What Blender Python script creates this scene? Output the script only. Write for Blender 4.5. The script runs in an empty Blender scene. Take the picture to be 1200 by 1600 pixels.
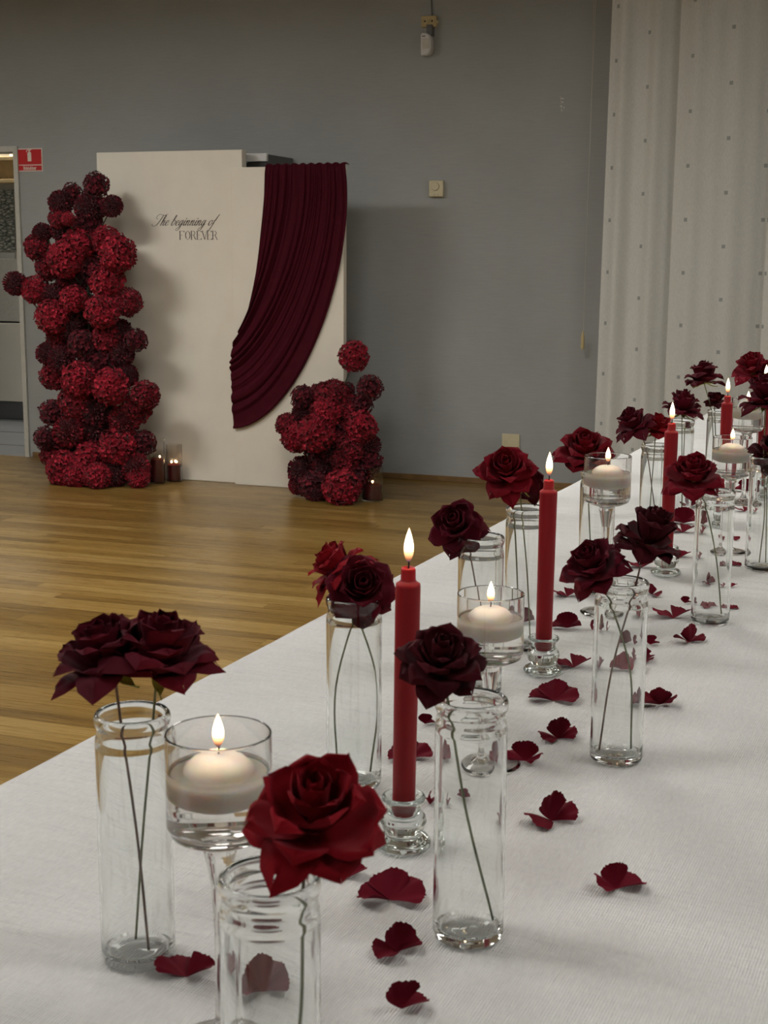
import bpy, bmesh, math, random
from mathutils import Vector, Matrix, Quaternion
sin, cos, pi, R = math.sin, math.cos, math.pi, math.radians
SC = bpy.context.scene
COL = SC.collection

# ---------------------------------------------------------------- camera
F, CH = 2220.0, 1.313                       # focal length in pixels of a 1200 px wide frame, eye height
YAW, ROLL, PIT = R(19.4), R(0.29), math.atan(403 / 2220)
fwd = Vector((-sin(YAW) * cos(PIT), cos(YAW) * cos(PIT), -sin(PIT)))
r0 = Vector((cos(YAW), sin(YAW), 0)); u0 = r0.cross(fwd)
RV = cos(ROLL) * r0 + sin(ROLL) * u0
UV_ = -sin(ROLL) * r0 + cos(ROLL) * u0
O = Vector((0, 0, CH))
cam = bpy.data.cameras.new('camera')
cam.sensor_fit = 'HORIZONTAL'; cam.sensor_width = 36; cam.lens = F / 1200 * 36
cam.clip_start = 0.05; cam.clip_end = 60
cam.dof.use_dof = True; cam.dof.focus_distance = 2.9; cam.dof.aperture_fstop = 32
co = bpy.data.objects.new('camera', cam); COL.objects.link(co)
m = Matrix((RV, UV_, -fwd)).transposed().to_4x4(); m.translation = O
co.matrix_world = m
SC.camera = co

# ---------------------------------------------------------------- world, exposure, render
w = bpy.data.worlds.new('world'); SC.world = w; w.use_nodes = True
w.node_tree.nodes['Background'].inputs[0].default_value = (0.5, 0.52, 0.55, 1)
w.node_tree.nodes['Background'].inputs[1].default_value = 0.03
vs = SC.view_settings
vs.view_transform = 'Standard'; vs.look = 'None'; vs.gamma = 1; vs.use_curve_mapping = False
vs.exposure = 0.0
cy = SC.cycles
cy.use_denoising = True
try: cy.denoiser = 'OPENIMAGEDENOISE'
except Exception: pass
cy.max_bounces = 18; cy.transmission_bounces = 16; cy.glossy_bounces = 8; cy.diffuse_bounces = 4
cy.transparent_max_bounces = 16; cy.caustics_refractive = True; cy.caustics_reflective = True
cy.blur_glossy = 0.6; cy.sample_clamp_indirect = 6.0
# ceiling lamps (x, y, strength); the fixtures are built further down from this list
LAMPS = [(-4.85, 4.7, 34.0), (-2.0, 4.2, 24.0), (1.5, 4.5, 22.0), (-4.0, 1.8, 17.0), (-1.6, 1.0, 9.0), (1.2, 1.2, 9.0), (-0.9, -1.6, 9.0)]
LAMP_COL = (1.0, 0.97, 0.915)
CEIL = 2.98

# ---------------------------------------------------------------- helpers
def ray(x, y):
    return (fwd * F + RV * (x - 600) - UV_ * (y - 800)).normalized()
def onz(x, y, z=0.0):
    d = ray(x, y); return O + d * ((z - CH) / d.z)
def ony(x, y, Y):
    d = ray(x, y); return O + d * (Y / d.y)
FH = Vector((fwd.x, fwd.y, 0)).normalized()
def beside(x, y, p):                         # the point seen at x, y on the upright plane through p that faces the viewer
    d = ray(x, y); return O + d * ((p - O).dot(FH) / d.dot(FH))

def tag(o, label=None, cat=None, group=None, kind=None):
    if label: o['label'] = label
    if cat: o['category'] = cat
    if group: o['group'] = group
    if kind: o['kind'] = kind
    return o
def empty(name, loc=(0, 0, 0), rot=None):
    o = bpy.data.objects.new(name, None); COL.objects.link(o); o.location = loc; o.empty_display_size = .05
    if rot is not None: o.rotation_euler = rot
    return o
def obj(name, me, mat=None, parent=None, loc=None, smooth=False):
    if isinstance(me, bmesh.types.BMesh):
        bm = me; me = bpy.data.meshes.new(name); bm.to_mesh(me); bm.free()
    if mat is not None and not me.materials: me.materials.append(mat)
    if smooth:
        me.polygons.foreach_set('use_smooth', [True] * len(me.polygons))
    o = bpy.data.objects.new(name, me); COL.objects.link(o)
    if parent: o.parent = parent
    if loc is not None: o.location = loc
    return o
def box(bm, x0, x1, y0, y1, z0, z1, mi=0, bev=0.0):
    r = bmesh.ops.create_cube(bm, size=1.0)
    bmesh.ops.scale(bm, vec=(x1 - x0, y1 - y0, z1 - z0), verts=r['verts'])
    bmesh.ops.translate(bm, vec=((x0 + x1) / 2, (y0 + y1) / 2, (z0 + z1) / 2), verts=r['verts'])
    fs = set(f for v in r['verts'] for f in v.link_faces)
    for f in fs: f.material_index = mi
    if bev:
        es = set(e for v in r['verts'] for e in v.link_edges)
        bmesh.ops.bevel(bm, geom=list(es), offset=bev, segments=2, affect='EDGES', profile=0.6)
def boxm(*a, **k):
    bm = bmesh.new(); box(bm, *a, **k); return bm
def lathe(pts, seg=48, bm=None, cz=(0, 0, 0), hold=0.0):
    own = bm is None
    if hold:                                  # extra rings beside the corners of long straight runs
        q = [pts[0]]
        for a, b in zip(pts, pts[1:]):
            L = math.hypot(b[0] - a[0], b[1] - a[1])
            if L > hold * 3:
                t = hold / L
                q += [(a[0] + (b[0] - a[0]) * t, a[1] + (b[1] - a[1]) * t), (b[0] - (b[0] - a[0]) * t, b[1] - (b[1] - a[1]) * t)]
            q.append(b)
        pts = q
    if own: bm = bmesh.new()
    rings = []
    for r, z in pts:
        if r < 1e-6: rings.append([bm.verts.new((cz[0], cz[1], z + cz[2]))])
        else: rings.append([bm.verts.new((cz[0] + r * cos(2 * pi * i / seg), cz[1] + r * sin(2 * pi * i / seg), z + cz[2])) for i in range(seg)])
    for a, b in zip(rings, rings[1:]):
        for i in range(seg):
            j = (i + 1) % seg
            if len(a) == 1 and len(b) == 1: continue
            if len(a) == 1: bm.faces.new((a[0], b[j], b[i]))
            elif len(b) == 1: bm.faces.new((a[i], a[j], b[0]))
            else: bm.faces.new((a[i], a[j], b[j], b[i]))
    if own: bmesh.ops.recalc_face_normals(bm, faces=bm.faces)
    return bm
def spline(pts, n=8):
    P = [Vector(p) for p in pts]; P = [2 * P[0] - P[1]] + P + [2 * P[-1] - P[-2]]
    out = []
    for i in range(1, len(P) - 2):
        a, b, c, d = P[i - 1:i + 3]
        for k in range(n):
            t = k / n
            out.append(.5 * ((2 * b) + (c - a) * t + (2 * a - 5 * b + 4 * c - d) * t * t + (3 * b - a - 3 * c + d) * t ** 3))
    out.append(P[-2]); return out
def tube(pts, r, seg=6, bm=None, n=6, smooth_path=True):
    own = bm is None
    if own: bm = bmesh.new()
    P = spline(pts, n) if smooth_path else [Vector(p) for p in pts]
    prev = None; rings = []
    for i, p in enumerate(P):
        t = (P[min(i + 1, len(P) - 1)] - P[max(i - 1, 0)]).normalized()
        if prev is None: a = t.orthogonal().normalized()
        else: a = (prev - t * prev.dot(t)).normalized()
        prev = a; b = t.cross(a)
        rr = r(i / (len(P) - 1)) if callable(r) else r
        rings.append([bm.verts.new(p + (a * cos(2 * pi * k / seg) + b * sin(2 * pi * k / seg)) * rr) for k in range(seg)])
    for a, b in zip(rings, rings[1:]):
        for k in range(seg): bm.faces.new((a[k], a[(k + 1) % seg], b[(k + 1) % seg], b[k]))
    bm.faces.new(rings[0][::-1]); bm.faces.new(rings[-1])
    return bm
def grid_mesh(fn, nu, nv, bm=None, mi=0):
    own = bm is None
    if own: bm = bmesh.new()
    V = [[bm.verts.new(fn(i / nu, j / nv)) for j in range(nv + 1)] for i in range(nu + 1)]
    for i in range(nu):
        for j in range(nv):
            f = bm.faces.new((V[i][j], V[i + 1][j], V[i + 1][j + 1], V[i][j + 1])); f.material_index = mi
    return bm

# ---------------------------------------------------------------- materials
class NT:
    def __init__(s, name):
        s.m = bpy.data.materials.new(name); s.m.use_nodes = True
        s.t = s.m.node_tree; s.b = s.t.nodes['Principled BSDF']; s.out = s.t.nodes['Material Output']
    def n(s, typ, **k):
        x = s.t.nodes.new(typ)
        for a, v in k.items():
            if a.startswith('i_'): x.inputs[a[2:].replace('_', ' ')].default_value = v
            else: setattr(x, a, v)
        return x
    def l(s, a, b): s.t.links.new(a, b)
    def math(s, op, a, b=None, c=None):
        x = s.t.nodes.new('ShaderNodeMath'); x.operation = op
        for i, v in enumerate((a, b, c)):
            if v is None: continue
            if isinstance(v, (int, float)): x.inputs[i].default_value = v
            else: s.l(v, x.inputs[i])
        return x.outputs[0]
    def coords(s, kind='Object', scale=(1, 1, 1), rot=(0, 0, 0)):
        mp = s.n('ShaderNodeMapping'); mp.inputs['Scale'].default_value = scale; mp.inputs['Rotation'].default_value = rot
        if kind == 'World': g = s.n('ShaderNodeNewGeometry'); s.l(g.outputs['Position'], mp.inputs[0])
        else: g = s.n('ShaderNodeTexCoord'); s.l(g.outputs[kind], mp.inputs[0])
        return mp.outputs[0]
    def noise(s, vec, scale, detail=3, rough=.55):
        x = s.n('ShaderNodeTexNoise'); x.inputs['Scale'].default_value = scale; x.inputs['Detail'].default_value = detail
        x.inputs['Roughness'].default_value = rough
        if vec is not None: s.l(vec, x.inputs['Vector'])
        return x.outputs['Fac']
    def ramp(s, fac, stops):
        x = s.n('ShaderNodeValToRGB'); e = x.color_ramp.elements
        while len(e) < len(stops): e.new(.5)
        for el, (p, c) in zip(e, stops): el.position = p; el.color = (*c, 1)
        s.l(fac, x.inputs[0]); return x.outputs[0]
    def mix(s, fac, a, b, mode='MIX'):
        x = s.n('ShaderNodeMix', data_type='RGBA', blend_type=mode)
        for i, v in ((0, fac), (6, a), (7, b)):
            if isinstance(v, (int, float)): x.inputs[i].default_value = v
            elif isinstance(v, tuple): x.inputs[i].default_value = (*v, 1)
            else: s.l(v, x.inputs[i])
        return x.outputs[2]
    def bump(s, h, strength=.3, dist=.01, prev=None):
        x = s.n('ShaderNodeBump'); x.inputs['Strength'].default_value = strength; x.inputs['Distance'].default_value = dist
        s.l(h, x.inputs['Height'])
        if prev is not None: s.l(prev, x.inputs['Normal'])
        return x.outputs[0]
    def set(s, **k):
        for a, v in k.items():
            i = s.b.inputs[a.replace('_', ' ')]
            if isinstance(v, tuple) and len(v) == 3: v = (*v, 1)
            if hasattr(v, 'is_output'): s.l(v, i)
            else: i.default_value = v
        return s

def plain(name, col, rough=.5, var=.06, scale=40, bump=0.0, **k):
    t = NT(name); v = t.coords(); f = t.noise(v, scale)
    c = t.ramp(f, [(.3, tuple(x * (1 - var) for x in col)), (.7, tuple(min(1, x * (1 + var)) for x in col))])
    t.set(Base_Color=c, Roughness=rough, **k)
    if bump: t.set(Normal=t.bump(f, bump, .002))
    return t.m

def wall_mat(name, col):
    t = NT(name); v = t.coords('World')
    big = t.noise(t.coords('World', (.9, .9, .9)), 1.3, 4)
    grain = t.noise(t.coords('World', (14, 14, 260)), 1.0, 3)
    grain2 = t.noise(t.coords('World', (220, 220, 9)), 1.0, 2)
    c = t.ramp(big, [(.3, tuple(x * .92 for x in col)), (.7, tuple(x * 1.07 for x in col))])
    g = t.math('ADD', t.math('MULTIPLY', grain, .16), .92)
    hs = t.n('ShaderNodeHueSaturation'); t.l(c, hs.inputs['Color']); t.l(g, hs.inputs['Value'])
    h = t.math('ADD', grain, t.math('MULTIPLY', grain2, .5))
    t.set(Base_Color=hs.outputs[0], Roughness=.62, Normal=t.bump(h, .35, .0015))
    t.b.inputs['Specular IOR Level'].default_value = .3
    return t.m
M = {}
M['wall'] = wall_mat('grey_wallpaper', (.340, .352, .345))
M['wall_other'] = plain('off_white_plaster', (.50, .49, .46), .8)
M['ceiling'] = plain('ceiling_white', (.42, .41, .38), .85)
M['backboard'] = plain('white_painted_board', (.74, .69, .595), .55, .03, 6, .1)
M['board_edge'] = plain('board_edge', (.55, .52, .46), .6)
M['baseboard'] = plain('brown_baseboard', (.20, .115, .045), .4, .2, 12)
M['frame'] = plain('door_frame_paint', (.50, .50, .45), .45)
M['greyfloor'] = plain('grey_vinyl', (.20, .205, .21), .35, .12, 5)
M['white_plastic'] = plain('white_plastic', (.62, .61, .60), .4, .03)
M['cream_plastic'] = plain('cream_plastic', (.60, .54, .36), .4, .03)
M['yellowed_plastic'] = plain('yellowed_plastic', (.50, .40, .20), .4, .05)
M['dark'] = plain('dark_slot', (.02, .018, .015), .6)
M['darkgrey'] = plain('dark_grey_metal', (.11, .11, .11), .5)
M['cord'] = plain('pale_cord', (.5, .48, .42), .6)
M['cable'] = plain('grey_cable', (.09, .09, .085), .6)
M['shelfwood'] = plain('pale_shelf_wood', (.70, .52, .27), .5, .12, 14)
M['red_sign'] = plain('red_sign_enamel', (.52, .008, .012), .35, .03)
M['white_sign'] = plain('white_sign_print', (.72, .66, .58), .4, .03)
M['ink'] = plain('brown_black_lettering', (.055, .038, .030), .6)
M['paper'] = plain('poster_paper', (.66, .65, .60), .6)
M['table'] = plain('table_laminate', (.55, .53, .5), .4)
M['metal'] = plain('grey_metal', (.3, .3, .3), .35, Metallic=.8)
M['chip'] = plain('bare_plaster_chip', (.62, .62, .58), .7)
M['foliage'] = plain('dark_stem_green', (.02, .03, .012), .6, .3)
M['wick'] = plain('burnt_wick', (.015, .012, .010), .9)

def floor_mat(name, src):
    t = NT(name)
    if src == 'obj': rnd = t.n('ShaderNodeObjectInfo').outputs['Random']
    else:
        a = t.n('ShaderNodeAttribute'); a.attribute_name = 'tone'; rnd = a.outputs['Fac']
    cx = t.n('ShaderNodeNewGeometry').outputs['Position']
    off = t.n('ShaderNodeVectorMath', operation='ADD'); cb = t.n('ShaderNodeCombineXYZ')
    t.l(t.math('MULTIPLY', rnd, 37.0), cb.inputs[0]); t.l(t.math('MULTIPLY', rnd, 11.0), cb.inputs[2])
    t.l(cx, off.inputs[0]); t.l(cb.outputs[0], off.inputs[1])
    mp = t.n('ShaderNodeMapping'); mp.inputs['Scale'].default_value = (1.6, 42, 1); t.l(off.outputs[0], mp.inputs[0])
    g = t.noise(mp.outputs[0], 1.0, 5, .6)
    mp2 = t.n('ShaderNodeMapping'); mp2.inputs['Scale'].default_value = (5, 260, 1); t.l(off.outputs[0], mp2.inputs[0])
    g2 = t.noise(mp2.outputs[0], 1.0, 3, .6)
    k = t.math('ADD', t.math('MULTIPLY', g, .75), t.math('ADD', t.math('MULTIPLY', rnd, .42), t.math('MULTIPLY', g2, .25)))
    c = t.ramp(k, [(.36, (.115, .062, .014)), (.60, (.205, .120, .028)), (.80, (.270, .166, .045)), (1.0, (.345, .228, .075))])
    rr = t.math('ADD', t.math('MULTIPLY', g2, .14), .22)
    t.set(Base_Color=c, Roughness=rr, Normal=t.bump(g2, .12, .001))
    t.b.inputs['Specular IOR Level'].default_value = .45
    return t.m
M['plank'] = floor_mat('oak_strip', 'obj')
M['planks'] = floor_mat('oak_strips_far', 'attr')

def cloth_mat():
    t = NT('white_paper_cloth')
    rib = t.n('ShaderNodeTexWave', wave_type='BANDS', bands_direction='X')
    rib.inputs['Scale'].default_value = 120; rib.inputs['Distortion'].default_value = 2.2
    rib.inputs['Detail'].default_value = 3; rib.inputs['Detail Scale'].default_value = 1.2
    t.l(t.coords('Object', (1, .25, 1)), rib.inputs['Vector'])
    fib = t.noise(t.coords('Object', (320, 90, 90)), 1, 3)
    cr = t.noise(t.coords('Object', (9, 34, 9)), 1, 4)
    big = t.noise(t.coords('Object'), 5, 3)
    c = t.ramp(t.math('ADD', t.math('MULTIPLY', fib, .5), t.math('MULTIPLY', big, .5)), [(.35, (.65, .655, .65)), (.65, (.75, .755, .745))])
    n1 = t.bump(t.math('ADD', cr, t.math('MULTIPLY', t.noise(t.coords('Object', (2.5, 7, 1)), 1, 2), 2.0)), .8, .012)
    n2 = t.bump(t.math('ADD', t.math('MULTIPLY', rib.outputs['Fac'], .5), fib), .6, .0022, n1)
    t.set(Base_Color=c, Roughness=.85, Normal=n2)
    t.b.inputs['Specular IOR Level'].default_value = .2
    return t.m
M['cloth'] = cloth_mat()

def curtain_mat():
    t = NT('sheer_curtain_with_squares')
    uv = t.n('ShaderNodeUVMap'); sep = t.n('ShaderNodeSeparateXYZ'); t.l(uv.outputs[0], sep.inputs[0])
    u = t.math('DIVIDE', sep.outputs[0], .205); ci = t.math('FLOOR', u)
    fu = t.math('ABSOLUTE', t.math('SUBTRACT', t.math('FRACT', u), .5))
    par = t.math('MULTIPLY', t.math('MODULO', ci, 2.0), .5)
    v = t.math('ADD', t.math('DIVIDE', sep.outputs[1], .272), par)
    fv = t.math('ABSOLUTE', t.math('SUBTRACT', t.math('FRACT', v), .5))
    sq = t.math('MULTIPLY', t.math('LESS_THAN', fu, .0095 / .205), t.math('LESS_THAN', fv, .0095 / .272))
    wv = t.noise(t.coords('World', (300, 300, 60)), 1, 2)
    base = t.ramp(wv, [(.35, (.73, .73, .69)), (.65, (.81, .81, .77))])
    c = t.mix(sq, base, (.40, .42, .41))
    tr = t.n('ShaderNodeBsdfTranslucent'); t.l(c, tr.inputs[0])
    df = t.n('ShaderNodeBsdfDiffuse'); t.l(c, df.inputs[0])
    nb = t.bump(wv, .2, .001); t.l(nb, df.inputs['Normal'])
    mx = t.n('ShaderNodeMixShader'); mx.inputs[0].default_value = .22
    t.l(df.outputs[0], mx.inputs[1]); t.l(tr.outputs[0], mx.inputs[2]); t.l(mx.outputs[0], t.out.inputs[0])
    t.t.nodes.remove(t.b); return t.m
M['curtain'] = curtain_mat()

def velvet(name, a, b, rough=.75, sheen=.10, scale=60, tint=None, trans=0.0):
    t = NT(name); f = t.noise(t.coords('Object'), scale, 4)
    oi = t.n('ShaderNodeObjectInfo').outputs['Random']
    k = t.math('ADD', t.math('MULTIPLY', f, .7), t.math('MULTIPLY', oi, .3))
    t.set(Base_Color=t.ramp(k, [(.3, a), (.75, b)]), Roughness=rough, Normal=t.bump(f, .25, .002), Sheen_Weight=sheen, Sheen_Roughness=.4)
    t.b.inputs['Sheen Tint'].default_value = (*(tint or (1, .25, .35)), 1)
    t.b.inputs['Specular IOR Level'].default_value = .12
    return t.m
M['drape'] = velvet('maroon_jersey', (.036, .0013, .0055), (.055, .0026, .009), .8, .07, 25)
M['rose_dark'] = velvet('dark_velvet_rose', (.048, .0010, .006), (.095, .0025, .012))
M['rose_deep'] = velvet('deep_maroon_rose', (.028, .0006, .003), (.060, .0016, .006))
M['rose_red'] = velvet('red_rose', (.17, .0015, .006), (.27, .004, .012))
M['rose_wine'] = velvet('wine_red_rose', (.105, .0012, .006), (.175, .003, .013))
M['petal'] = velvet('dark_red_petal', (.090, .0016, .008), (.165, .004, .018))
M['sepal'] = plain('sepal_green', (.26, .28, .05), .6, .35, 60)
M['stem'] = plain('wire_stem_green', (.16, .17, .075), .5, .3, 60)
M['stem_brown'] = plain('wire_stem_brown', (.17, .10, .075), .5, .3, 60)
def bloom_mat(name, a, b, c):
    t = NT(name); at = t.n('ShaderNodeAttribute'); at.attribute_name = 'tone'
    t.set(Base_Color=t.ramp(at.outputs['Fac'], [(0, a), (.6, b), (1, c)]), Roughness=.7, Sheen_Weight=.15)
    t.b.inputs['Specular IOR Level'].default_value = .15
    return t.m
M['bloom_D'] = bloom_mat('bloom_dark', (.030, .001, .004), (.085, .003, .010), (.19, .012, .022))
M['bloom_M'] = bloom_mat('bloom_mid', (.050, .0008, .004), (.155, .003, .012), (.33, .016, .032))
M['bloom_B'] = bloom_mat('bloom_bright', (.080, .0008, .005), (.245, .0035, .016), (.48, .024, .050))

def glass(name, col, ior=1.46, rough=0.0):
    t = NT(name); g = t.n('ShaderNodeBsdfGlass'); g.inputs['Color'].default_value = (*col, 1)
    g.inputs['IOR'].default_value = ior; g.inputs['Roughness'].default_value = rough
    t.l(g.outputs[0], t.out.inputs[0]); t.t.nodes.remove(t.b); return t.m
M['vase_glass'] = glass('bottle_glass', (.988, .994, .991))
M['cup_glass'] = glass('candle_glass', (.985, .98, .975))
M['pressed_glass'] = glass('pressed_glass', (.96, .98, .975), 1.5)
M['water'] = glass('water', (.99, .995, .995), 1.333)

def wax(name, col, sub, rough=.4, rad=(.02, .008, .004), scale=.3):
    t = NT(name); t.set(Base_Color=col, Roughness=rough, Subsurface_Weight=sub, Subsurface_Scale=scale); t.b.inputs['Specular IOR Level'].default_value = .3
    t.b.inputs['Subsurface Radius'].default_value = rad
    return t.m
M['white_wax'] = wax('white_wax', (.96, .86, .80), .9, .4, (.05, .03, .018), .35)
M['red_wax'] = wax('red_wax', (.25, .0025, .008), .6, .5, (.02, .002, .002), .4)
M['dark_wax'] = wax('dark_red_wax', (.115, .014, .016), .3, .5, (.01, .002, .002), .4)

def flame_mat():
    t = NT('candle_flame')
    tc = t.n('ShaderNodeTexCoord'); sp = t.n('ShaderNodeSeparateXYZ'); t.l(tc.outputs['Generated'], sp.inputs[0])
    c = t.ramp(sp.outputs[2], [(0, (.10, .12, .45)), (.12, (.85, .30, .12)), (.32, (1, .62, .28)), (.6, (1, .86, .62)), (1, (1, .74, .42))])
    s = t.ramp(sp.outputs[2], [(0, (.02,) * 3), (.12, (.10,) * 3), (.30, (.35,) * 3), (.5, (1,) * 3), (.85, (.8,) * 3), (1, (.4,) * 3)])
    e = t.n('ShaderNodeEmission'); t.l(c, e.inputs[0]); t.l(t.math('MULTIPLY', s, 7.0), e.inputs[1])
    t.l(e.outputs[0], t.out.inputs[0]); t.t.nodes.remove(t.b); return t.m
M['flame'] = flame_mat()
def emit(name, col, s):
    t = NT(name); e = t.n('ShaderNodeEmission'); e.inputs[0].default_value = (*col, 1); e.inputs[1].default_value = s
    t.l(e.outputs[0], t.out.inputs[0]); t.t.nodes.remove(t.b); return t.m

# ================================================================ THE SETTING
WY = 7.90                                   # back wall plane
def struct(name, me, mat, **k):
    o = obj(name, me, mat, **k); o['kind'] = 'structure'; return o
DX1, DX0, DZ = -5.257, -6.12, 1.945           # doorway right edge, left edge, head
XL, XR, YF = -6.7, 3.4, -3.2
bm = bmesh.new()
box(bm, DX1, XR, WY, WY + .14, 0, CEIL)
box(bm, XL, DX0, WY, WY + .14, 0, CEIL)
box(bm, DX0, DX1, WY, WY + .14, DZ, CEIL)
wall_back = struct('wall_back', bm, M['wall'])
rnd = random.Random(4)
bm = bmesh.new()                            # a small cluster of bare spots where the wallpaper is chipped
for k in range(16):
    px, py = rnd.uniform(874, 880), 152 + k * 1.4 + rnd.uniform(-1, 1)
    px += (py - 152) * .12
    p = ony(px, py, WY - .0012); s = rnd.uniform(.0015, .0052)
    vs_ = [bm.verts.new(p + Vector((cos(a) * s * rnd.uniform(.5, 1.1), 0, sin(a) * s * rnd.uniform(.5, 1.3)))) for a in [i * pi / 3 for i in range(6)]]
    top = [bm.verts.new(v.co + Vector((0, .0012, 0))) for v in vs_]
    bm.faces.new(vs_)
    for i in range(6): bm.faces.new((vs_[i], vs_[(i + 1) % 6], top[(i + 1) % 6], top[i]))
o = obj('paint_chip', bm, M['chip'], wall_back); o['kind'] = 'stuff'
struct('wall_left', boxm(XL - .12, XL, YF, WY + .14, 0, CEIL), M['wall_other'])
struct('wall_right', boxm(XR, XR + .12, YF, WY + .14, 0, CEIL), M['wall_other'])
struct('wall_front', boxm(XL, XR, YF - .12, YF, 0, CEIL), M['wall_other'])
struct('ceiling', boxm(XL - .12, XR + .12, YF - .12, WY + .14, CEIL, CEIL + .1), M['ceiling'])
struct('baseboard_back', boxm(DX1 + .05, XR, WY - .012, WY - .0005, .0005, .034, bev=.003), M['baseboard'])

# floor: a slab carrying oak strips, the near ones in view each a piece of its own
floor = struct('floor', boxm(XL - .12, XR + .12, YF - .12, WY + .0, -.12, -.012), M['dark'])
SW, GAP = .0680, .0010
unit = boxm(0, 1, 0, 1, -.012, 0); ume = bpy.data.meshes.new('oak_strip'); 
unit.to_mesh(ume); unit.free(); ume.materials.append(M['plank'])
rnd = random.Random(11)
allp = []
row = 0; y = YF
while y < WY - .001:
    x = XL - rnd.uniform(0, 1.2)
    y1 = min(y + SW, WY)
    while x < XR:
        L = rnd.uniform(.55, 1.7); a, b = max(x, XL), min(x + L, XR)
        if b > a + .02: allp.append((a, b, y, y1))
        x += L
    y += SW; row += 1
def inview(a, b, y0, y1):
    for X in (a, (a + b) / 2, b):
        p = Vector((X, (y0 + y1) / 2, 0)) - O; k = p.dot(fwd)
        if k < .5: continue
        px, py = 600 + F * p.dot(RV) / k, 800 - F * p.dot(UV_) / k
        edge = 1218 - .5205 * px                 # left edge of the table in view
        if -40 < px < 1000 and py < min(1640, edge + 20) and py > 690: return True
    return False
vis = sorted([p for p in allp if inview(*p)], key=lambda p: p[2])
near = set(vis[:300])
bm = bmesh.new()
tones = []
for p in allp:
    a, b, y0, y1 = p
    dz = rnd.uniform(-.0003, 0)
    if p in near:
        o = obj('plank', ume, None, floor, (a + GAP / 2, y0 + GAP / 2, dz)); o.scale = (b - a - GAP, y1 - y0 - GAP, 1)
    else:
        n0 = len(bm.faces); box(bm, a + GAP / 2, b - GAP / 2, y0 + GAP / 2, y1 - GAP / 2, -.012, dz)
        tones += [rnd.random()] * 6
me = bpy.data.meshes.new('plank'); bm.to_mesh(me); bm.free()
at = me.attributes.new('tone', 'FLOAT', 'FACE'); at.data.foreach_set('value', tones)
o = obj('plank', me, M['planks'], floor); o['kind'] = 'stuff'

# doorway and the room beyond
door = empty('door_1', (DX1, WY, 0)); door['kind'] = 'structure'
bm = bmesh.new(); box(bm, -.004, .029, -.018, .15, 0, DZ + .0, bev=.003); obj('door_jamb', bm, M['frame'], door)
bm = bmesh.new(); box(bm, DX0 - DX1 - .05, DX0 - DX1 + .03, -.018, .15, 0, DZ + .0, bev=.003); obj('door_jamb', bm, M['frame'], door)
bm = bmesh.new(); box(bm, DX0 - DX1 - .05, .029, -.018, .15, DZ - .012, DZ + .024, bev=.003); obj('door_head', bm, M['frame'], door)
WY2 = onz(20, 642)[1]
bm = bmesh.new(); box(bm, XL - 3, -4.2, WY, WY2 + .1, -.12, -.002); struct('floor_beyond', bm, M['greyfloor']).name = 'floor.001'
bm = bmesh.new()
for k in range(5):
    box(bm, XL - 3, -4.2, WY + .45 + k * .62, WY + .456 + k * .62, -.002, -.0005)
o = obj('floor_joint', bm, M['dark'], bpy.data.objects['floor.001']); o['kind'] = 'stuff'
struct('wall_far', boxm(XL - 3, -4.2, WY2, WY2 + .1, 0, CEIL), M['wall_other'])
struct('ceiling', boxm(XL - 3, -4.2, WY + .14, WY2 + .1, CEIL - .1, CEIL), M['ceiling'])
struct('wall_side', boxm(-4.2, -4.1, WY + .14, WY2, 0, CEIL), M['wall_other'])
struct('wall_side', boxm(XL - 3.1, XL - 3, WY + .14, WY2, 0, CEIL), M['wall_other'])
def fx(px, py, Y): return ony(px, py, Y)
YB = WY2 - .55                              # front of the cupboard that stands against the far wall
def zz(py, Y): return ony(14, py, Y).z
xr_, xl_ = -5.6, -8.6
cup = empty('wall_cupboard', (-7.0, YB, 0))
tag(cup, 'pale cupboard with open wooden shelves beyond the doorway', 'cupboard')
def cpart(name, z0, z1, mat, y0=0.0, y1=.5):
    return obj(name, boxm(xl_ + 7.0, xr_ + 7.0, y0, y1, z0, z1, bev=.004), mat, cup)
z_pl1 = zz(627, YB)
cpart('plinth', .0, z_pl1, M['darkgrey'], .03)
cpart('front_panel', z_pl1, zz(505, YB), M['backboard'])
cpart('front_panel', zz(502, YB), zz(445, YB) + .2, M['board_edge'], .01)
cpart('back_panel', zz(440, YB), zz(238, YB), M['board_edge'], .10)
cpart('shelf', zz(286, YB), zz(280, YB), M['shelfwood'], -.03)
cpart('shelf', zz(251, YB), zz(245, YB), M['shelfwood'], -.03)
cpart('shelf_back', zz(280, YB), zz(251, YB), M['shelfwood'], .06)
it = obj('box', boxm(-.05, .05, -.05, .05, 0, .045, bev=.004), M['white_plastic'], None, (ony(6, 246, YB).x, YB + .05, zz(245, YB)))
tag(it, 'small white box lying on the upper wooden shelf beyond the doorway', 'box')
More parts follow.
